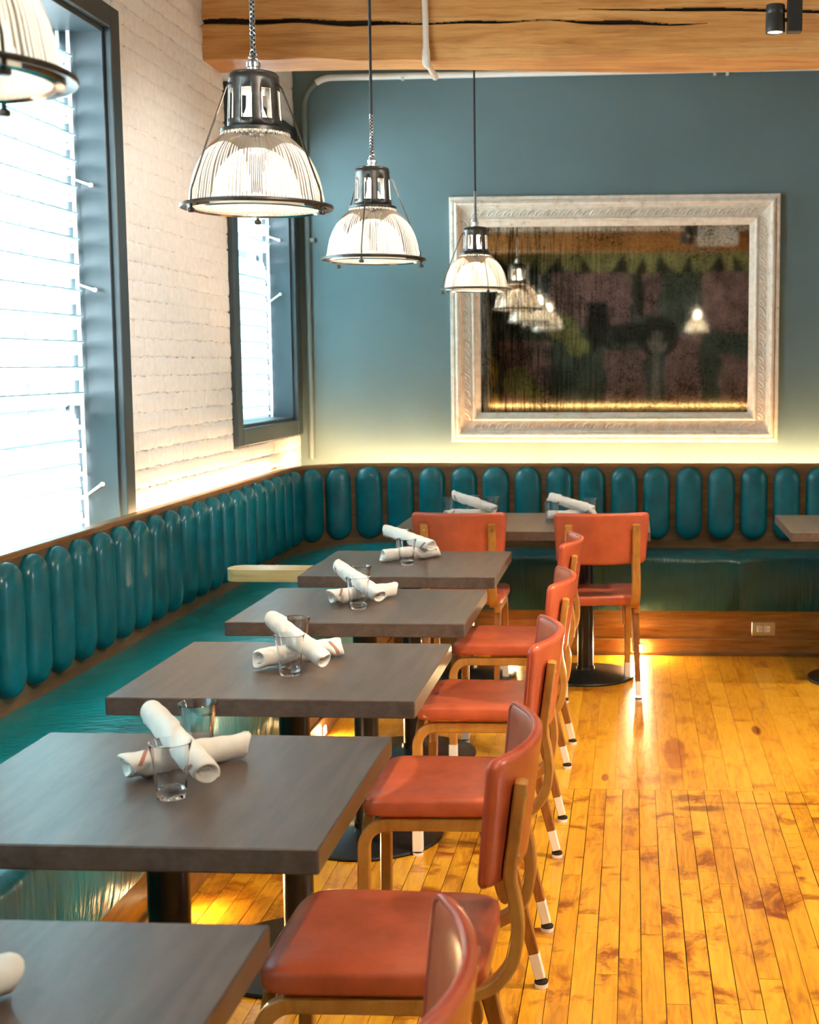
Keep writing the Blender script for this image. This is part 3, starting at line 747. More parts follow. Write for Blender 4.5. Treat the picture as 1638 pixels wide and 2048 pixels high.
obj('seat_cushion', cushion('y', 0.9, 3.3, BX, FXs, 1), M['teal_seat_sheen'], bq, world=True, ang=50)
obj('seat_cushion', cushion('y', 3.3, 5.95, BX, FXs, 2), M['teal_seat_sheen'], bq, world=True, ang=50)
obj('seat_cushion', cushion('y', 5.95, BY, BX, FXs, 3), M['teal_seat_sheen'], bq, world=True, ang=50)
obj('seat_cushion', cushion('x', FXs+0.01, 0.55, BY, FYs, 4), M['teal_seat_shade'], bq, world=True, ang=50)
obj('seat_cushion', cushion('x', 0.55, 2.3, BY, FYs, 5), M['teal_seat_shade'], bq, world=True, ang=50)
# oak plinth
KX, KY = FXs-0.060, FYs+0.055
obj('plinth_board', MB().box((KX-0.02, 0.9, 0.012), (KX, KY+0.02, 0.40), 0.002), M['oak_kick'], bq, world=True, sm=False)
obj('plinth_board', MB().box((KX, KY, 0.012), (2.3, KY+0.02, 0.40), 0.002), M['oak_kick'], bq, world=True, sm=False)
obj('base_board', MB().box((KX-0.01, 0.9, 0.0), (KX+0.012, KY, 0.088), 0.003), M['oak_kick'], bq, world=True, sm=False)
obj('base_board', MB().box((KX+0.012, KY-0.012, 0.0), (2.3, KY+0.01, 0.088), 0.003), M['oak_kick'], bq, world=True, sm=False)
obj('shoe_strip', MB().box((KX+0.012, KY-0.020, 0.0), (2.3, KY-0.012, 0.018), 0.002), M['oak_bench'], bq, world=True, sm=False)

# guessed step lights in the plinth, fittings unseen, added for glow on the floor
def guessed_step_light(x, y, dirx, diry, label, lens='step'):
    t = thing('guessed_step_light', label, 'light', (x, y, 0.036), math.atan2(diry, dirx), 'guessed warm step lights in the bench plinth')
    obj('bezel', MB().box((0.0, -0.020, -0.020), (0.006, 0.020, 0.020), 0.002), M['steel'], t, sm=False)
    obj('lens', MB().box((0.005, -0.016, -0.016), (0.0085, 0.016, 0.016), 0.001), M[lens], t, sm=False)
guessed_step_light(0.034, KY-0.012, 0, -1, 'guessed glowing step light low in the plinth behind the right rear chair leg', 'step_bright')
guessed_step_light(-0.62, KY-0.012, 0, -1, 'guessed glowing step light low in the plinth under the long rear table')
guessed_step_light(KX+0.012, 3.55, 1, 0, 'guessed glowing step light low in the left plinth under the second table')
guessed_step_light(KX+0.012, 5.35, 1, 0, 'guessed glowing step light low in the left plinth under the fourth table')

# power outlet
ol = thing('power_outlet', 'steel duplex power outlet in the oak plinth on the right', 'outlet', (0.677, KY, 0.14))
obj('cover_plate', MB().box((-0.060, -0.006, -0.036), (0.060, -0.0002, 0.036), 0.002), M['steel'], ol, sm=False)
for sx in (-0.0185, 0.0185):
    rc = obj('receptacle', MB().box((sx-0.016, -0.010, -0.017), (sx+0.016, -0.005, 0.017), 0.003), M['glide'], ol, sm=False)
    for (dx, dz) in ((-0.005, 0.006), (-0.005, -0.006), (0.007, 0.0)):
        obj('slot', MB().box((sx+dx-0.003, -0.0108, dz-0.0015), (sx+dx+0.003, -0.0098, dz+0.0015)), M['rubber'], rc, sm=False)

# ================================================================== TABLES
def table(y0, y1, x0, x1, label, posts, group='tables along the banquette'):
    global last_table
    cx, cy = (x0+x1)/2, (y0+y1)/2
    t = thing('dining_table', label, 'table', (cx, cy, 0), 0, group)
    obj('tabletop', MB().box((x0-cx, y0-cy, 0.708), (x1-cx, y1-cy, 0.75), 0.0025), M['table_wood'], t, sm=False)
    for px in posts:
        p = px-cx
        dsc = MB().lathe([(0.0005, 0.0), (0.235, 0.0), (0.243, 0.006), (0.240, 0.012), (0.215, 0.016), (0.06, 0.030), (0.045, 0.034), (0.044, 0.05), (0.0005, 0.05)], 48)
        dsc.v = [(x+p, y, z) for x, y, z in dsc.v]
        obj('base_disc', dsc, M['black_metal'], t)
        col_ = MB().lathe([(0.0385, 0.045), (0.0385, 0.70)], 28, cap0=True, cap1=True); col_.v = [(x+p, y, z) for x, y, z in col_.v]
        obj('column', col_, M['black_metal'], t)
        obj('top_plate', MB().box((p-0.17, -0.17, 0.698), (p+0.17, 0.17, 0.7085), 0.003), M['black_metal'], t, sm=False)
    last_table = t
TX0, TX1 = -1.198, -0.487
TY = [(1.125, 1.757), (2.045, 2.700), (2.997, 3.632), (3.918, 4.535), (4.802, 5.480)]
names = ['dark brown square table at the very bottom edge, cut off by the frame', 'dark brown table, second nearest, with two glasses and crossed napkins',
         'dark brown table in the middle of the row of five', 'dark brown table, fourth from the front of the row', 'brown table at the far end of the left row, beside the pale wooden arm']
for (a, b_), nm in zip(TY, names): table(a, b_, TX0, TX1, nm, ((TX0+TX1)/2,))
# pale wooden side arm of the far table
arm = MB(); ao = []
ax0, ax1, ay0, ay1 = -1.505, TX0, 4.925, 5.055
ao = [(ax1, ay0), (ax1, ay1)]
for k in range(9): a = PI/2+PI*k/8; ao.append((ax0+0.05+0.05*math.cos(a), (ay0+ay1)/2+(ay1-ay0)/2*math.sin(a)))
arm.loft([[(x, y, 0.708) for x, y in ao], [(x, y, 0.712) for x, y in ao], [(x, y, 0.744) for x, y in ao], [(x*1.0, y, 0.752) for x, y in ao]], True, True)
obj('side_arm', arm, M['pale_wood'], last_table, world=True, ang=30)['label'] = 'pale wooden arm with rounded end'
table(6.135, 6.925, -1.10, 0.082, 'long brown table against the back bench with two chairs', (-0.80, -0.225))
table(6.14, 6.86, 0.710, 1.42, 'brown table at the right edge of the picture by the back bench', (1.08,))

# ================================================================== CHAIRS
def make_chair():
    t = thing('dining_chair', '', 'chair')
    # seat pad
    so = []
    for k in range(56):
        a = 2*PI*k/56; e = 2/7.0
        cx_ = math.copysign(abs(math.cos(a))**e, math.cos(a)); sy_ = math.copysign(abs(math.sin(a))**e, math.sin(a))
        so.append((cx_*0.200, sy_*(0.195-0.012*(1-cx_)/2)))
    def sf(a, b_, h): return (0.012+a, b_, h-0.010*max(0, (a-0.14)/0.06)**2*(1 if h > 0.44 else 0.3))
    obj('seat', MB().pillow(so, [(0.2, 0.428), (0.9, 0.428), (0.985, 0.429), (1.0, 0.434), (1.003, 0.447), (1.0, 0.460), (0.990, 0.4665), (0.970, 0.470), (0.92, 0.4725), (0.75, 0.474), (0.5, 0.4745), (0.2, 0.4745)], sf), M['coral'], t, ang=70)
    # curved back panel
    def px(y, z): return -0.196-0.058*(1-(y/0.205)**2)-0.13*(z-0.735)
    bo = []
    hw, hh_, rc = 0.203, 0.112, 0.018
    for (cx_, cz_, a0) in ((hw-rc, hh_-rc, 0), (-hw+rc, hh_-rc, 90), (-hw+rc, -hh_+rc, 180), (hw-rc, -hh_+rc, 270)):
        for k in range(6):
            a = R(a0+90*k/5); bo.append((cx_+rc*math.cos(a), cz_+rc*math.sin(a)))
    # densify long sides
    dn = []
    for i in range(len(bo)):
        a, b_ = bo[i], bo[(i+1) % len(bo)]; dd = math.hypot(a[0]-b_[0], a[1]-b_[1]); n_ = max(1, int(dd/0.03))
        for k in range(n_): dn.append((a[0]+(b_[0]-a[0])*k/n_, a[1]+(b_[1]-a[1])*k/n_))
    bo = dn
    def bf(a, b_, h):
        y = a*(1+0.10*b_/0.112*0.4); z = 0.735+b_
        return (px(y, z)+h, y, z)
    back = obj('backrest', MB().pillow(bo, [(0.1, -0.009), (0.5, -0.009), (0.9, -0.009), (0.985, -0.0085), (1.0, -0.005), (1.0, 0.003), (0.988, 0.007), (0.95, 0.0095), (0.8, 0.011), (0.4, 0.011), (0.1, 0.011)], bf), M['coral'], t, ang=70)
    pip = [bf(a*0.994, b_*0.990, 0.0055) for a, b_ in bo]; pip.append(pip[0]); pip.append(pip[1])
    obj('piping', MB().tube(pip, 0.0046, 8, cap=False), M['piping'], back)
    for s in (-1, 1):
        y = 0.150*s
        def ox(z): return px(y, z)-0.009-0.0110
        pth = smooth([(0.06, y, 0.419), (-0.08, y, 0.419), (-0.150, y, 0.421), (-0.200, y, 0.438), (-0.232, y, 0.478), (-0.243, y, 0.530), (-0.240, y, 0.580), (ox(0.64), y, 0.635), (ox(0.70), y, 0.70), (ox(0.77), y, 0.77), (ox(0.800), y, 0.802)], 5)
        n_ = len(pth); wds = [0.042-0.007*i/(n_-1) for i in range(n_)]; wds[-1] *= 0.6; ths = [0.0215]*n_; ths[-1] = 0.012
        post = obj('back_post', MB().strip(pth, (0, 1, 0), wds, ths, 0.16), M['bentwood'], t, ang=28)
        for z in (0.665, 0.775): obj('screw', MB().tube([(ox(z)-0.0100, y, z), (ox(z)-0.0125, y, z-0.0002)], 0.004, 8), M['steel'], post)
        # splayed rear leg with sleeve, ring and glide
        yl = 0.165*s; a = Vector((-0.120, yl*0.97, 0.424)); b_ = Vector((-0.222, yl, 0.018)); d = b_-a
        P_ = [a+d*t_ for t_ in (0, 0.3, 0.6, 0.84)]
        lg = obj('leg', MB().strip([tuple(p) for p in P_], (0, 1, 0), [0.034, 0.030, 0.026, 0.0235], [0.038, 0.033, 0.028, 0.025], 0.12), M['leg_wood'], t, ang=28)
        obj('sleeve', MB().strip([tuple(a+d*0.835), tuple(a+d*0.985)], (0, 1, 0), [0.0250, 0.0235], [0.0262, 0.0242], 0.1), M['white_metal'], lg)
        obj('rubber_ring', MB().tube([(-0.2225, yl, 0.0165), (-0.2225, yl, 0.0105)], 0.0165, 16), M['rubber'], lg)
        obj('glide', MB().tube([(-0.2225, yl, 0.0105), (-0.2225, yl, 0.0)], [0.0175, 0.0165], 16), M['glide'], lg)
        P2 = [(-0.085, yl*0.97, 0.424), (-0.112, yl*0.97, 0.31), (-0.131, yl*0.975, 0.235), (-0.136, yl*0.975, 0.217), (-0.138, yl*0.975, 0.210)]
        obj('leg_block', MB().strip(P2, (0, 1, 0), 0.026, [0.036, 0.032, 0.029, 0.022, 0.008], 0.15), M['leg_wood'], lg, ang=28)
        # front leg bent back into the side rail
        pth = [(0.206, yl, 0.016), (0.205, yl, 0.20), (0.203, yl, 0.345)]
        for k in range(1, 9): a_ = R(90*k/8); pth.append((0.203-0.058+0.058*math.cos(a_), yl, 0.345+0.058*math.sin(a_)))
        pth += [(0.06, yl, 0.404), (-0.05, yl, 0.404), (-0.16, yl, 0.404)]
        fl = obj('leg', MB().strip(pth, (0, 1, 0), 0.027, 0.030, 0.12), M['bentwood'], t, ang=28)
        obj('sleeve', MB().strip([(0.206, yl, 0.085), (0.206, yl, 0.014)], (0, 1, 0), 0.029, 0.032, 0.1), M['white_metal'], fl)
        obj('rubber_ring', MB().tube([(0.206, yl, 0.0145), (0.206, yl, 0.0095)], 0.0165, 16), M['rubber'], fl)
        obj('glide', MB().tube([(0.206, yl, 0.0095), (0.206, yl, 0.0)], [0.0175, 0.0165], 16), M['glide'], fl)
    arch = [(0.204, -0.146, 0.27)]
    for k in range(0, 9): a_ = R(180-90*k/8); arch.append((0.204, -0.146+0.095+0.095*math.cos(a_), 0.307+0.095*math.sin(a_)))
    arch2 = [(x, -y, z) for x, y, z in reversed(arch)]
    obj('arch_brace', MB().strip(arch+arch2, (1, 0, 0), 0.024, 0.012, 0.15), M['bentwood'], t, ang=50)
    return t
chair0 = make_chair()
spots = [(-0.445, 1.43, 180, 'coral vinyl chair nearest the camera, only its blurred backrest in the frame'),
         (-0.437, 2.405, 180, 'coral vinyl chair with honey bentwood frame at the second nearest table'),
         (-0.443, 3.340, 181, 'coral vinyl bentwood chair drawn up to the middle table of the row'),
         (-0.450, 4.225, 180, 'coral vinyl bentwood chair at the fourth table of the row'),
         (-0.460, 5.160, 179, 'coral vinyl bentwood chair at the far end of the left row of tables'),
         (-0.161, 6.233, 97, 'right one of two coral chairs seen from behind at the long rear table'),
         (-0.770, 6.235, 90, 'left one of two coral chairs seen from behind at the long rear table')]
for i, (x, y, a, lb) in enumerate(spots):
    c_ = chair0 if i == 0 else copy_tree(chair0)
    c_.location = (x, y, 0); c_.rotation_euler = (0, 0, R(a)); tag(c_, lb, 'chair', 'coral bentwood dining chairs')
# a chair at the right edge table
# ================================================================== PENDANTS
def make_pendant():
    t = thing('pendant_lamp', '', 'lamp')
    # origin at the middle of the rim plane
    prof = [(0.070, 0.163), (0.0715, 0.156), (0.080, 0.148), (0.094, 0.136), (0.108, 0.122), (0.119, 0.108), (0.128, 0.092), (0.1355, 0.075), (0.1415, 0.057), (0.1455, 0.040), (0.1485, 0.022), (0.1515, 0.006), (0.1515, -0.006)]
    pr = smooth([(r_, 0, z) for r_, z in prof], 2); prof2 = [(p[0], p[2]) for p in pr]
    def rf(r_, z, a):
        k = 0.0 if z < 0.004 or z > 0.158 else 1.0
        return r_+0.0011*k*(1 if math.cos(a*110) > 0 else -1)*(r_/0.15)
    sh = MB().lathe(prof2, 440, rf)
    obj('shade', sh, M['shade'], t, ang=25)['label'] = 'ribbed clear glass dome'
    obj('glass_lip', MB().lathe([(0.1505, -0.004), (0.1545, -0.004), (0.1545, -0.012), (0.145, -0.014), (0.140, -0.010), (0.1505, -0.004)], 64), M['shade'], t)
    # neck beads under the flange
    bd = MB()
    for k in range(40):
        a = 2*PI*k/40; bd.tube([(0.0735*math.cos(a), 0.0735*math.sin(a), 0.160), (0.0765*math.cos(a), 0.0765*math.sin(a), 0.148)], [0.0035, 0.0025], 6)
    bo_ = obj('bead_ring', bd, M['shade'], t); bo_['kind'] = 'stuff'
    # ring band
    obj('ring', MB().lathe([(0.1535, 0.003), (0.171, -0.001), (0.172, -0.005), (0.170, -0.009), (0.156, -0.006), (0.1535, 0.003)], 72), M['aged_steel'], t)
    # cap with eight windows
    H0, H1 = 0.168, 0.285
    def cr(z): return 0.0615-0.006*((z-H0)/(H1-H0))
    cp = MB(); nseg = 64; zl = [H0, H0+0.018, H0+0.083, H1-0.012, H1]
    vs = []; fs = []
    rows = [(cr(z), z) for z in zl]
    for (r_, z) in rows:
        for k in range(nseg): vs.append((r_*math.cos(2*PI*k/nseg), r_*math.sin(2*PI*k/nseg), z))
    for i in range(len(rows)-1):
        for k in range(nseg):
            if i == 1 and (k % 8) in (2, 3, 4, 5): continue
            k2 = (k+1) % nseg; fs.append((i*nseg+k, i*nseg+k2, (i+1)*nseg+k2, (i+1)*nseg+k))
    cp.add(vs, fs)
    top = [(cr(H1), H1), (cr(H1)-0.004, H1+0.005), (0.03, H1+0.008), (0.018, H1+0.009), (0.0005, H1+0.009)]
    cp.lathe(top, nseg)
    cp.lathe([(cr(H0), H0), (0.066, H0-0.002), (0.0745, H0-0.004), (0.0755, H0-0.009), (0.072, H0-0.010)], nseg)
    cap = obj('cap', cp, M['aged_steel'], t, ang=40)
    sd = cap.modifiers.new('thickness', 'SOLIDIFY'); sd.thickness = 0.0025; sd.offset = -1
    obj('gland', MB().lathe([(0.020, H1+0.008), (0.020, H1+0.011), (0.0125, H1+0.012), (0.0125, H1+0.018), (0.0155, H1+0.019), (0.0155, H1+0.029), (0.012, H1+0.031), (0.0085, H1+0.036), (0.0005, H1+0.036)], 12), M['steel'], t)
    # braided grip and cord
    CZ_ = 3.42-1.86
    obj('cord', MB().tube([(0, 0, H1+0.03), (0, 0, CZ_)], 0.0048, 10), M['cord'], t)
    gr = MB(); L0, L1 = H1+0.036, H1+0.175
    for s in (-1, 1):
        for ph in (0, 1, 2):
            pth = []
            for k in range(57):
                u = k/56; a = s*u*2*PI*4.5+ph*2*PI/3; r_ = 0.0060+0.005*max(0, 1-u*7)
                pth.append((r_*math.cos(a), r_*math.sin(a), L0+(L1-L0)*u))
            gr.tube(pth, 0.0009, 4)
    go = obj('cable_grip', gr, M['steel'], t); go['kind'] = 'stuff'
    # rods and thumb screws
    for k in range(3):
        a = R(205+120*k); ca, sa = math.cos(a), math.sin(a)
        rp = [(0.057, 0.262), (0.062, 0.262), (0.070, 0.252), (0.118, 0.135), (0.155, 0.040), (0.1615, 0.022), (0.1635, -0.004)]
        obj('rod', MB().tube([(r_*ca, r_*sa, z) for r_, z in rp], 0.0022, 8), M['aged_steel'], t)
        sc_ = MB().lathe([(0.0035, 0.004), (0.0035, -0.012), (0.008, -0.015), (0.0085, -0.020), (0.006, -0.023), (0.0005, -0.023)], 10); sc_.v = [(x+0.1635*ca, y+0.1635*sa, z-0.004) for x, y, z in sc_.v]
        obj('thumb_screw', sc_, M['aged_steel'], t)
    # lamp holder and bulb
    obj('lamp_holder', MB().lathe([(0.0005, 0.292), (0.024, 0.292), (0.026, 0.262), (0.022, 0.250), (0.0005, 0.250)], 20), M['cap_in'], t)
    obj('bulb', MB().lathe([(0.0005, 0.252), (0.017, 0.250), (0.018, 0.215), (0.028, 0.190), (0.034, 0.165), (0.032, 0.140), (0.020, 0.118), (0.0005, 0.110)], 24), M['bulb'], t)
    return t
pend0 = make_pendant()
pl = [(-0.862, 1.69, 1.862, 0, 'large blurred ribbed glass pendant lamp cut off at the top left corner'),
      (-0.852, 3.126, 1.862, 20, 'ribbed glass dome pendant lamp with gunmetal cap, largest complete one, by the beam'),
      (-0.852, 4.535, 1.851, 62, 'ribbed glass dome pendant lamp in the middle of the row'),
      (-0.758, 6.68, 1.868, 92, 'smallest ribbed glass pendant lamp hanging in front of the mirror'),
      (0.80, -1.70, 1.90, 10, 'ribbed glass pendant lamp seen only as a reflection at the right of the mirror')]
for i, (x, y, z, a, lb) in enumerate(pl):
    p_ = pend0 if i == 0 else copy_tree(pend0)
    p_.location = (x, y, z); p_.rotation_euler = (0, 0, R(a)); tag(p_, lb, 'lamp', 'ribbed glass pendant lamps')

# ================================================================== TRACK SPOTS
def track_head(x, y, aim, power, label, size=R(70), col=WARM):
    t = thing('track_spotlight', label, 'spotlight', (x, y, 2.70), 0, 'black track spotlights')
    obj('stem', MB().box((0.043, -0.025, 0.0), (0.095, 0.025, 0.72), 0.002), M['track_black'], t, sm=False)
    obj('pivot', MB().tube([(0.030, 0, 0.045), (0.046, 0, 0.045)], 0.007, 10), M['track_black'], t)
    obj('can', MB().lathe([(0.0005, 0.098), (0.033, 0.098), (0.0345, 0.095), (0.0345, 0.068), (0.0335, 0.066), (0.0345, 0.064), (0.0355, 0.004), (0.0345, 0.0), (0.029, 0.0), (0.028, 0.012), (0.0005, 0.012)], 40), M['track_black'], t)
    obj('lens', MB().lathe([(0.0005, 0.0105), (0.0270, 0.0105), (0.0270, 0.004), (0.0005, 0.003)], 28), M['lens'], t)
    d = bpy.data.lights.new('spot_beam', 'SPOT'); d.energy = power; d.color = col; d.spot_size = size; d.spot_blend = 0.7; d.shadow_soft_size = 0.03
    o = bpy.data.objects.new('spot_beam', d); COL.objects.link(o); o.parent = t; o.location = (0, 0, -0.012)
    o.rotation_euler = (Vector(aim)-Vector((x, y, 2.69))).to_track_quat('-Z', 'Y').to_euler()
track_head(0.515, 5.20, (0.1, 5.6, 0.0), 130, 'small black cylinder spotlight on a square stem at the top right')
track_head(0.515, 4.15, (-1.95, 5.75, 1.75), 215, 'added unseen black ceiling spotlight brightening the brick wall', R(40), (1.0, 0.93, 0.85))  # this head and those below are unseen, added for their light
track_head(0.515, 3.60, (-0.35, 4.3, 0.3), 65, 'added unseen black ceiling spotlight above the aisle, second from the beam')
track_head(0.515, 2.60, (-0.25, 3.2, 0.3), 75, 'added unseen black ceiling spotlight above the aisle, close to the camera')
track_head(0.515, 1.70, (-1.85, 4.6, 0.9), 110, 'added unseen black ceiling spotlight turned to the left banquette', R(60), (1.0, 0.88, 0.74))
track_head(1.60, 3.20, (0.35, 3.9, 0.0), 300, 'added unseen black ceiling spotlight out over the open floor')
track_head(1.60, 5.40, (0.9, 6.1, 0.0), 130, 'added unseen black ceiling spotlight near the right hand rear table')
track_head(0.9, 0.6, (-0.2, 1.6, 0.5), 110, 'added unseen black ceiling spotlight beside the photographer')

# ================================================================== TABLE SETTINGS
def make_glass():
    prof = [(0.0005, 0.0), (0.0245, 0.0), (0.0265, 0.002), (0.0270, 0.010), (0.0278, 0.030), (0.0300, 0.055), (0.0330, 0.080), (0.0375, 0.097), (0.0380, 0.0985), (0.0370, 0.0990), (0.0355, 0.096), (0.0312, 0.080), (0.0282, 0.055), (0.0258, 0.030), (0.0235, 0.016), (0.012, 0.013), (0.0005, 0.0125)]
    def rf(r_, z, a):
        if z < 0.036 and r_ > 0.0262 and z > 0.001: return r_*(1-0.035*abs(math.sin(a*6))*max(0, 1-(z/0.036)**4))
        return r_
    me = shade(MB().lathe(prof, 72, rf).mesh('water_glass'), 50); me.materials.append(M['glass']); return me
glass_me = make_glass()
def glass(x, y, label, group):
    o = obj('water_glass', glass_me, None, loc=(x, y, 0.7503)); o.rotation_euler = (0, 0, rnd.random()*3)
    return tag(o, label, 'glass', group)
def make_roll(seed):
    """rolled napkin: spiral wrapped cloth with a diagonal fold edge, lying along local x"""
    rr = random.Random(seed); Ln, r0 = 0.240, 0.0230; nu, nv = 46, 44
    k1 = rr.choice((-1, 1))*(7+rr.random()*5); ph = rr.random()*6
    rings = []
    for i in range(nu+1):
        u = i/nu; x = -Ln/2+Ln*u; ring = []
        for j in range(nv):
            a = 2*PI*j/nv
            w = ((a+k1*(u-0.5)*1.1+ph) % (2*PI))/(2*PI)
            st = 0.0042*(w**2.0)
            r_ = r0*(0.93+0.06*math.sin(u*PI))+st+0.0008*math.sin(3*a+u*9+seed)+0.0006*math.sin(u*40+a*2)
            if i in (0, nu): r_ *= 0.93
            ex = 0.006*math.sin(a+seed)+0.003*math.sin(2*a) if i in (0, nu, 1, nu-1) else 0.0
            ring.append((x+ex*(1 if u > 0.5 else -1), r_*math.cos(a), r_*math.sin(a)))
        rings.append(ring)
    # inward turned ends
    def inner(ring, s, k, dx): return [(x+dx*s, y*k, z*k) for x, y, z in ring]
    pre = [inner(rings[0], 1, kk, dx) for kk, dx in ((0.25, 0.014), (0.45, 0.005), (0.55, 0.010), (0.78, 0.001), (0.90, -0.001))]
    post = [inner(rings[-1], -1, kk, dx) for kk, dx in ((0.90, -0.001), (0.78, 0.001), (0.55, 0.010), (0.45, 0.005), (0.25, 0.014))]
    body = MB().loft(pre+rings+post, True, True)
    # rust stripe near one end, following the cloth
    stp = []; sgn = rr.choice((-1, 1)); a0 = rr.random()*2.0+0.3
    ua = 0.80 if sgn > 0 else 0.20
    for q_ in range(13):
        a = a0+1.5*q_/12; rowl = []
        for e in (0, 1):
            u = ua+sgn*(0.105*q_/12+0.035*e); u = min(0.985, max(0.015, u))
            w = ((a+k1*(u-0.5)*1.1+ph) % (2*PI))/(2*PI)
            r_ = r0*(0.93+0.06*math.sin(u*PI))+0.0042*(w**2.0)+0.0008*math.sin(3*a+u*9+seed)+0.0014
            rowl.append((-Ln/2+Ln*u, r_*math.cos(a), r_*math.sin(a)))
        stp.append(rowl)
    st = MB().loft(stp, False, False, closed=False)
    bm_ = shade(body.mesh('napkin_roll'), 60); bm_.materials.append(M['linen'])
    sm_ = shade(st.mesh('hem_stripe'), 60); sm_.materials.append(M['stripe'])
    return bm_, sm_
rolls = [make_roll(s) for s in (1, 2, 3, 4)]
def roll_at(p0, p1, k, spin, label, group):
    """napkin with its axis from p0 to p1 (axis points)"""
    p0 = Vector(p0); p1 = Vector(p1); d = (p1-p0); mid = (p0+p1)/2
    bm_, sm_ = rolls[k]
    o = obj('napkin_roll', bm_, None, loc=mid)
    o.rotation_mode = 'QUATERNION'
    from mathutils import Quaternion
    o.rotation_quaternion = d.to_track_quat('X', 'Z') @ Quaternion((1, 0, 0), R(spin))
    obj('hem_stripe', sm_, None, o)['label'] = 'rust pink woven stripe'
    return tag(o, label, 'napkin', group)
RT = 0.7770
def setting(gx, gy, bx, by, dx, nm, ks):
    """front glass at gx,gy; back glass at bx,by; crossed napkin rolls between"""
    glass(gx, gy, f'clear water glass in front of the crossed napkins on {nm}', 'water glasses')
    glass(bx, by, f'clear water glass behind the crossed napkins on {nm}', 'water glasses')
for nm, g, b_, r1, r2, ks in (
    ('the second nearest table', (-0.803, 2.290), (-0.842, 2.567), ((-0.925, 2.375, RT), (-0.735, 2.545, RT)), ((-0.742, 2.318, RT+0.002), (-0.920, 2.500, RT+0.080)), (0, 1)),
    ('the middle table', (-0.833, 3.245), (-0.873, 3.470), ((-0.930, 3.290, RT), (-0.750, 3.465, RT)), ((-0.742, 3.255, RT+0.002), (-0.930, 3.425, RT+0.080)), (2, 3)),
    ('the fourth table', (-0.847, 4.155), (-0.888, 4.390), ((-0.950, 4.205, RT), (-0.765, 4.375, RT)), ((-0.775, 4.180, RT+0.002), (-0.960, 4.360, RT+0.080)), (0, 2)),
    ('the far table of the left row', (-0.850, 5.090), (-0.915, 5.385), ((-0.955, 5.150, RT), (-0.760, 5.290, RT)), ((-0.775, 5.205, RT+0.032), (-0.970, 5.315, RT+0.078)), (3, 1))):
    glass(*g, f'clear water glass standing before the crossed napkins on {nm}', 'water glasses')
    glass(*b_, f'clear water glass half hidden behind the crossed napkins on {nm}', 'water glasses')
    roll_at(*r1, ks[0], 40, f'white napkin roll lying flat under another on {nm}', 'rolled napkins')
    roll_at(*r2, ks[1], 200, f'white napkin roll propped across the other on {nm}', 'rolled napkins')
roll_at((-0.925, 1.40, RT), (-0.745, 1.53, RT), 0, 90, 'white napkin roll cut off at the lower left edge on the nearest table', 'rolled napkins')
# long rear table, two settings
glass(-0.905, 6.72, 'clear water glass, leftmost on the long rear table', 'water glasses')
glass(-0.800, 6.80, 'clear water glass mostly hidden by napkins at the left end of the long rear table', 'water glasses')
glass(-0.690, 6.74, 'clear water glass to the right of the left napkins on the long rear table', 'water glasses')
roll_at((-0.900, 6.58, RT), (-0.685, 6.66, RT), 1, 10, 'white napkin roll lying flat at the left setting of the long rear table', 'rolled napkins')
roll_at((-0.690, 6.62, RT+0.03), (-0.858, 6.69, RT+0.078), 2, 200, 'white napkin roll propped at the left setting of the long rear table', 'rolled napkins')
glass(-0.385, 6.50, 'clear water glass left of the right setting on the long rear table', 'water glasses')
glass(-0.205, 6.66, 'clear water glass, rightmost on the long rear table', 'water glasses')
roll_at((-0.395, 6.57, RT), (-0.190, 6.60, RT), 3, 10, 'white napkin roll lying flat at the right setting of the long rear table', 'rolled napkins')
roll_at((-0.195, 6.555, RT+0.030), (-0.395, 6.62, RT+0.082), 0, 220, 'white napkin roll propped at the right setting of the long rear table', 'rolled napkins')

# ================================================================== MIRROR
mx0, mx1, mz0, mz1 = -1.040, 0.822, 1.058, 2.446
mir = thing('wall_mirror', 'large antiqued dark mirror in a carved distressed white frame', 'mirror', ((mx0+mx1)/2, WY, (mz0+mz1)/2))
mw, mh = (mx1-mx0)/2, (mz1-mz0)/2
# frame profile: (inset from the outer edge, depth off the wall)
fp = [(0.0, 0.001), (0.0, 0.045), (0.004, 0.052), (0.020, 0.054), (0.022, 0.046), (0.027, 0.046), (0.030, 0.064), (0.042, 0.070), (0.052, 0.064), (0.056, 0.048), (0.064, 0.046), (0.066, 0.038), (0.072, 0.034), (0.116, 0.034), (0.120, 0.030), (0.123, 0.042), (0.132, 0.046), (0.139, 0.040), (0.142, 0.028), (0.160, 0.022), (0.168, 0.018), (0.170, 0.006)]
def rail(c0, c1):
    rings = []
    for (sx, sz) in (c0, c1): rings.append([(sx*(mw-i), -d, sz*(mh-i)) for i, d in fp])
    return MB().loft(rings, False, False, closed=False)
for c0, c1 in (((-1, 1), (1, 1)), ((1, 1), (1, -1)), ((1, -1), (-1, -1)), ((-1, -1), (-1, 1))):
    obj('frame_rail', rail(c0, c1), M['frame_white'], mir, ang=35)
obj('glass', MB().box((-mw+0.166, -0.012, -mh+0.166), (mw-0.166, -0.004, mh-0.166)), M['mirror'], mir, sm=False)
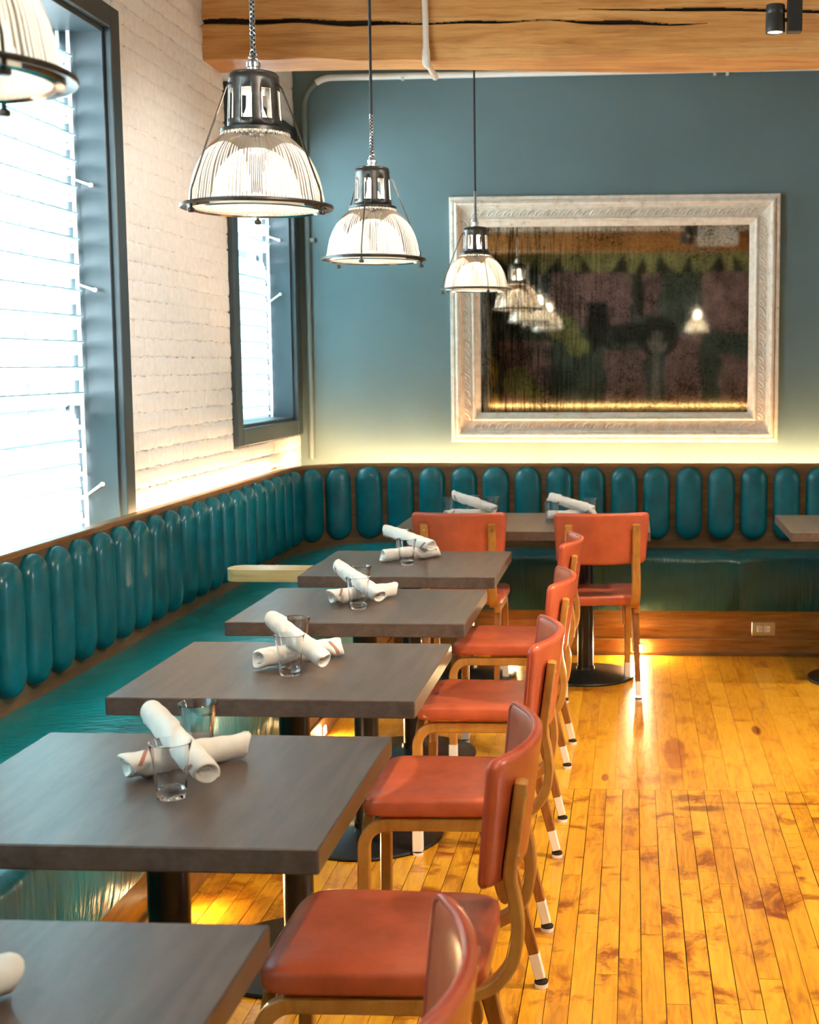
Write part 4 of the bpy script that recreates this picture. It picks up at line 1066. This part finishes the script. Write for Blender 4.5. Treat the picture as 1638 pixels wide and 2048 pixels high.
# carved leaf scrolls along the flat band
lf = MB()
P1 = smooth([(-0.022, 0, -0.016), (-0.008, 0, 0.004), (0.008, 0, 0.014), (0.022, 0, 0.012)], 4); lf.tube([tuple(p) for p in P1], [0.001]+[0.0055]*(len(P1)-2)+[0.001], 6)
P2 = smooth([(-0.004, 0, -0.017), (0.008, 0, -0.006), (0.020, 0, -0.001)], 4); lf.tube([tuple(p) for p in P2], [0.001]+[0.0045]*(len(P2)-2)+[0.001], 6)
leaf_me = shade(lf.mesh('carved_leaf'), 60); leaf_me.materials.append(M['frame_white'])
ins = 0.095
def leaves(x0, z0, x1, z1, ang):
    Ld = math.hypot(x1-x0, z1-z0); n_ = int(Ld/0.044)
    for i in range(n_):
        u = (i+0.5)/n_; o = obj('carved_leaf', leaf_me, None, mir); o.location = (x0+(x1-x0)*u, -0.036, z0+(z1-z0)*u); o.rotation_euler = (0, ang, 0)
leaves(-mw+ins+0.03, mh-ins, mw-ins-0.03, mh-ins, 0); leaves(-mw+ins+0.03, -mh+ins, mw-ins-0.03, -mh+ins, 0)
leaves(-mw+ins, -mh+ins+0.03, -mw+ins, mh-ins-0.03, R(90)); leaves(mw-ins, -mh+ins+0.03, mw-ins, mh-ins-0.03, R(90))

# ================================================================== CAMERA-SIDE WALL (seen in the mirror)
mur = thing('wall_mural', 'faded mural of plum and olive shapes reflected dimly in the mirror', 'mural', (0, FY, 0.96))
def patch(name, pts, mt, d, label=None):
    """flat painted panel on the wall: outline in x,z"""
    n_ = len(pts); mbp = MB().loft([[(x, FY, z) for x, z in pts], [(x, FY+d, z) for x, z in pts]], True, True)
    o = obj(name, mbp, mt, mur, world=True, sm=False)
    if label: o['label'] = label
def rect(x0, z0, x1, z1, j=0.06, n_=5, seed=0):
    rr = random.Random(seed+int(x0*100)); pts = []
    cs = [(x0, z0), (x1, z0), (x1, z1), (x0, z1)]
    for i in range(4):
        a, b2 = cs[i], cs[(i+1) % 4]
        for k in range(n_): u = k/n_; pts.append((a[0]+(b2[0]-a[0])*u+(rr.random()-0.5)*j, a[1]+(b2[1]-a[1])*u+(rr.random()-0.5)*j))
    return pts
def blob(cx, cz, rx, rz, seed, n_=22, j=0.25):
    rr = random.Random(seed); return [(cx+rx*math.cos(2*PI*k/n_)*(1+(rr.random()-0.5)*j), cz+rz*math.sin(2*PI*k/n_)*(1+(rr.random()-0.5)*j)) for k in range(n_)]
patch('green_ground', rect(-2.2, 0.96, 2.4, 2.74, 0.0, 1), M['mgreen'], 0.004)
patch('olive_band', rect(-2.2, 2.72, 2.4, 3.05, 0.0, 1), M['olive'], 0.005)
for k, x in enumerate([-1.75, -1.35, -1.05, -0.62, -0.18, 0.10, 0.42, 0.72, 1.12, 1.42]):
    w = 0.16 if k % 2 else 0.26
    patch('dark_triangle', [(x-w/2, 2.725), (x+w/2, 2.725), (x+(0.05 if k % 3 else -0.08), 2.965)], M['mdark'], 0.007)
for i, a in enumerate([(-1.15, 2.05, -0.04, 2.72), (0.03, 2.16, 0.36, 2.72), (0.93, 1.95, 1.75, 2.73), (-1.80, 0.97, -1.12, 1.83), (-0.36, 1.00, 0.17, 1.74), (0.44, 0.97, 0.90, 1.89), (1.2, 0.97, 1.9, 1.6)]):
    patch('plum_panel', rect(*a, j=0.10, seed=i), M['plum'], 0.006+0.0005*i)
patch('dark_band', rect(-0.30, 1.78, 0.20, 2.02, 0.06), M['mdark'], 0.0105)
patch('dark_band', rect(-0.62, 1.70, -0.30, 2.35, 0.12), M['mdark'], 0.0102)
patch('dark_band', rect(0.02, 2.15, 0.14, 2.72, 0.06), M['mdark'], 0.0108)
for i, a in enumerate([(-0.98, 2.0, 0.20, 0.17), (-0.74, 1.74, 0.16, 0.13), (-1.56, 1.26, 0.20, 0.20), (-0.83, 1.90, 0.12, 0.2), (-1.35, 1.12, 0.14, 0.12)]):
    patch('olive_leaf', blob(*a, seed=20+i), M['olive'], 0.0125+0.0004*i)
for i, a in enumerate([(-2.0, 1.40, 0.16, 0.28), (-1.98, 1.0, 0.15, 0.14)]): patch('ochre_leaf', blob(*a, seed=40+i, j=0.15), M['mochre'], 0.012)
patch('dark_disc', blob(0.34, 1.87, 0.285, 0.275, 1, 40, 0.0), M['mdark'], 0.014)
hand = [(0.24, 0.98), (0.37, 0.98), (0.35, 1.40), (0.36, 1.62), (0.44, 1.70), (0.47, 1.80), (0.445, 1.805), (0.40, 1.745), (0.385, 1.76), (0.40, 1.92), (0.375, 1.925), (0.355, 1.79), (0.345, 1.79), (0.345, 1.955), (0.315, 1.955), (0.31, 1.79), (0.30, 1.79), (0.275, 1.93), (0.25, 1.925), (0.265, 1.77), (0.20, 1.84), (0.185, 1.82), (0.235, 1.70), (0.265, 1.62), (0.27, 1.40)]
patch('pale_hand', hand, M['mpale'], 0.016)
# ledge with strip light under the mural
lg = thing('wall_ledge', 'low dark ledge with a warm light line under the mural, seen in the mirror', 'ledge', (0.3, FY+0.3, 0))
obj('ledge_board', MB().box((-2.0, FY+0.10, 0.0), (3.5, FY+0.55, 0.48), 0.01), M['teal'], lg, world=True)
obj('back_board', MB().box((-2.0, FY+0.10, 0.48), (3.5, FY+0.135, 0.93), 0.004), M['oak_bench'], lg, world=True, sm=False)
obj('led_strip', MB().box((-1.95, FY+0.05, 0.935), (3.4, FY+0.06, 0.955)), M['led_dim'], lg, world=True, sm=False)
# red sprinkler main and two grilles
rp = obj('sprinkler_main', MB().tube([(0.2, 1.5, 3.02), (4.3, 1.5, 3.06)], 0.02, 10), M['red']); tag(rp, 'red sprinkler main reflected at the top right of the mirror', 'pipe')
def grille(x, y, z, lb):
    t = thing('air_grille', lb, 'vent', (x, y, z), 0, 'ceiling air grilles')
    obj('duct_box', MB().box((-0.20, -0.2, 0.0), (0.20, -0.008, 0.20), 0.004), M['white_paint'], t, sm=False)
    for (a, b2, c2, d2) in ((-0.20, 0.20, 0.0, 0.025), (-0.20, 0.20, 0.175, 0.20), (-0.20, -0.175, 0.025, 0.175), (0.175, 0.20, 0.025, 0.175)):
        obj('grille_frame', MB().box((a, -0.008, c2), (b2, 0.006, d2), 0.002), M['white_paint'], t, sm=False)
    for k in range(7): obj('slat', MB().box((-0.175, -0.006, 0.033+k*0.02), (0.175, 0.0, 0.040+k*0.02)), M['alum'], t, sm=False)
grille(0.87, 1.45, 2.72, 'white air grille reflected high at the right of the mirror')

# ================================================================== OUTSIDE
bld = thing('building', 'pale building outside, glimpsed through the louvre gaps', 'building', (-11, 9, 0))
obj('facade_wall', MB().box((-12, 0, -4), (-11, 30, 2.4)), M['facade'], bld, world=True, sm=False)
for i in range(9):
    for j in range(3):
        obj('window_pane', MB().box((-11.0, 7.2+i*2.1, -2.6+j*1.75), (-10.95, 8.1+i*2.1, -1.6+j*1.75)), M['facade_dark'], bld, world=True, sm=False)

gnd = obj('street_ground', MB().box((-60, -40, -4.2), (-2.6, 60, -4.0)), plain('grey_pavement', (0.28, 0.28, 0.27), 0.9), sm=False)
tag(gnd, 'pale street pavement far below the windows', kind='structure')
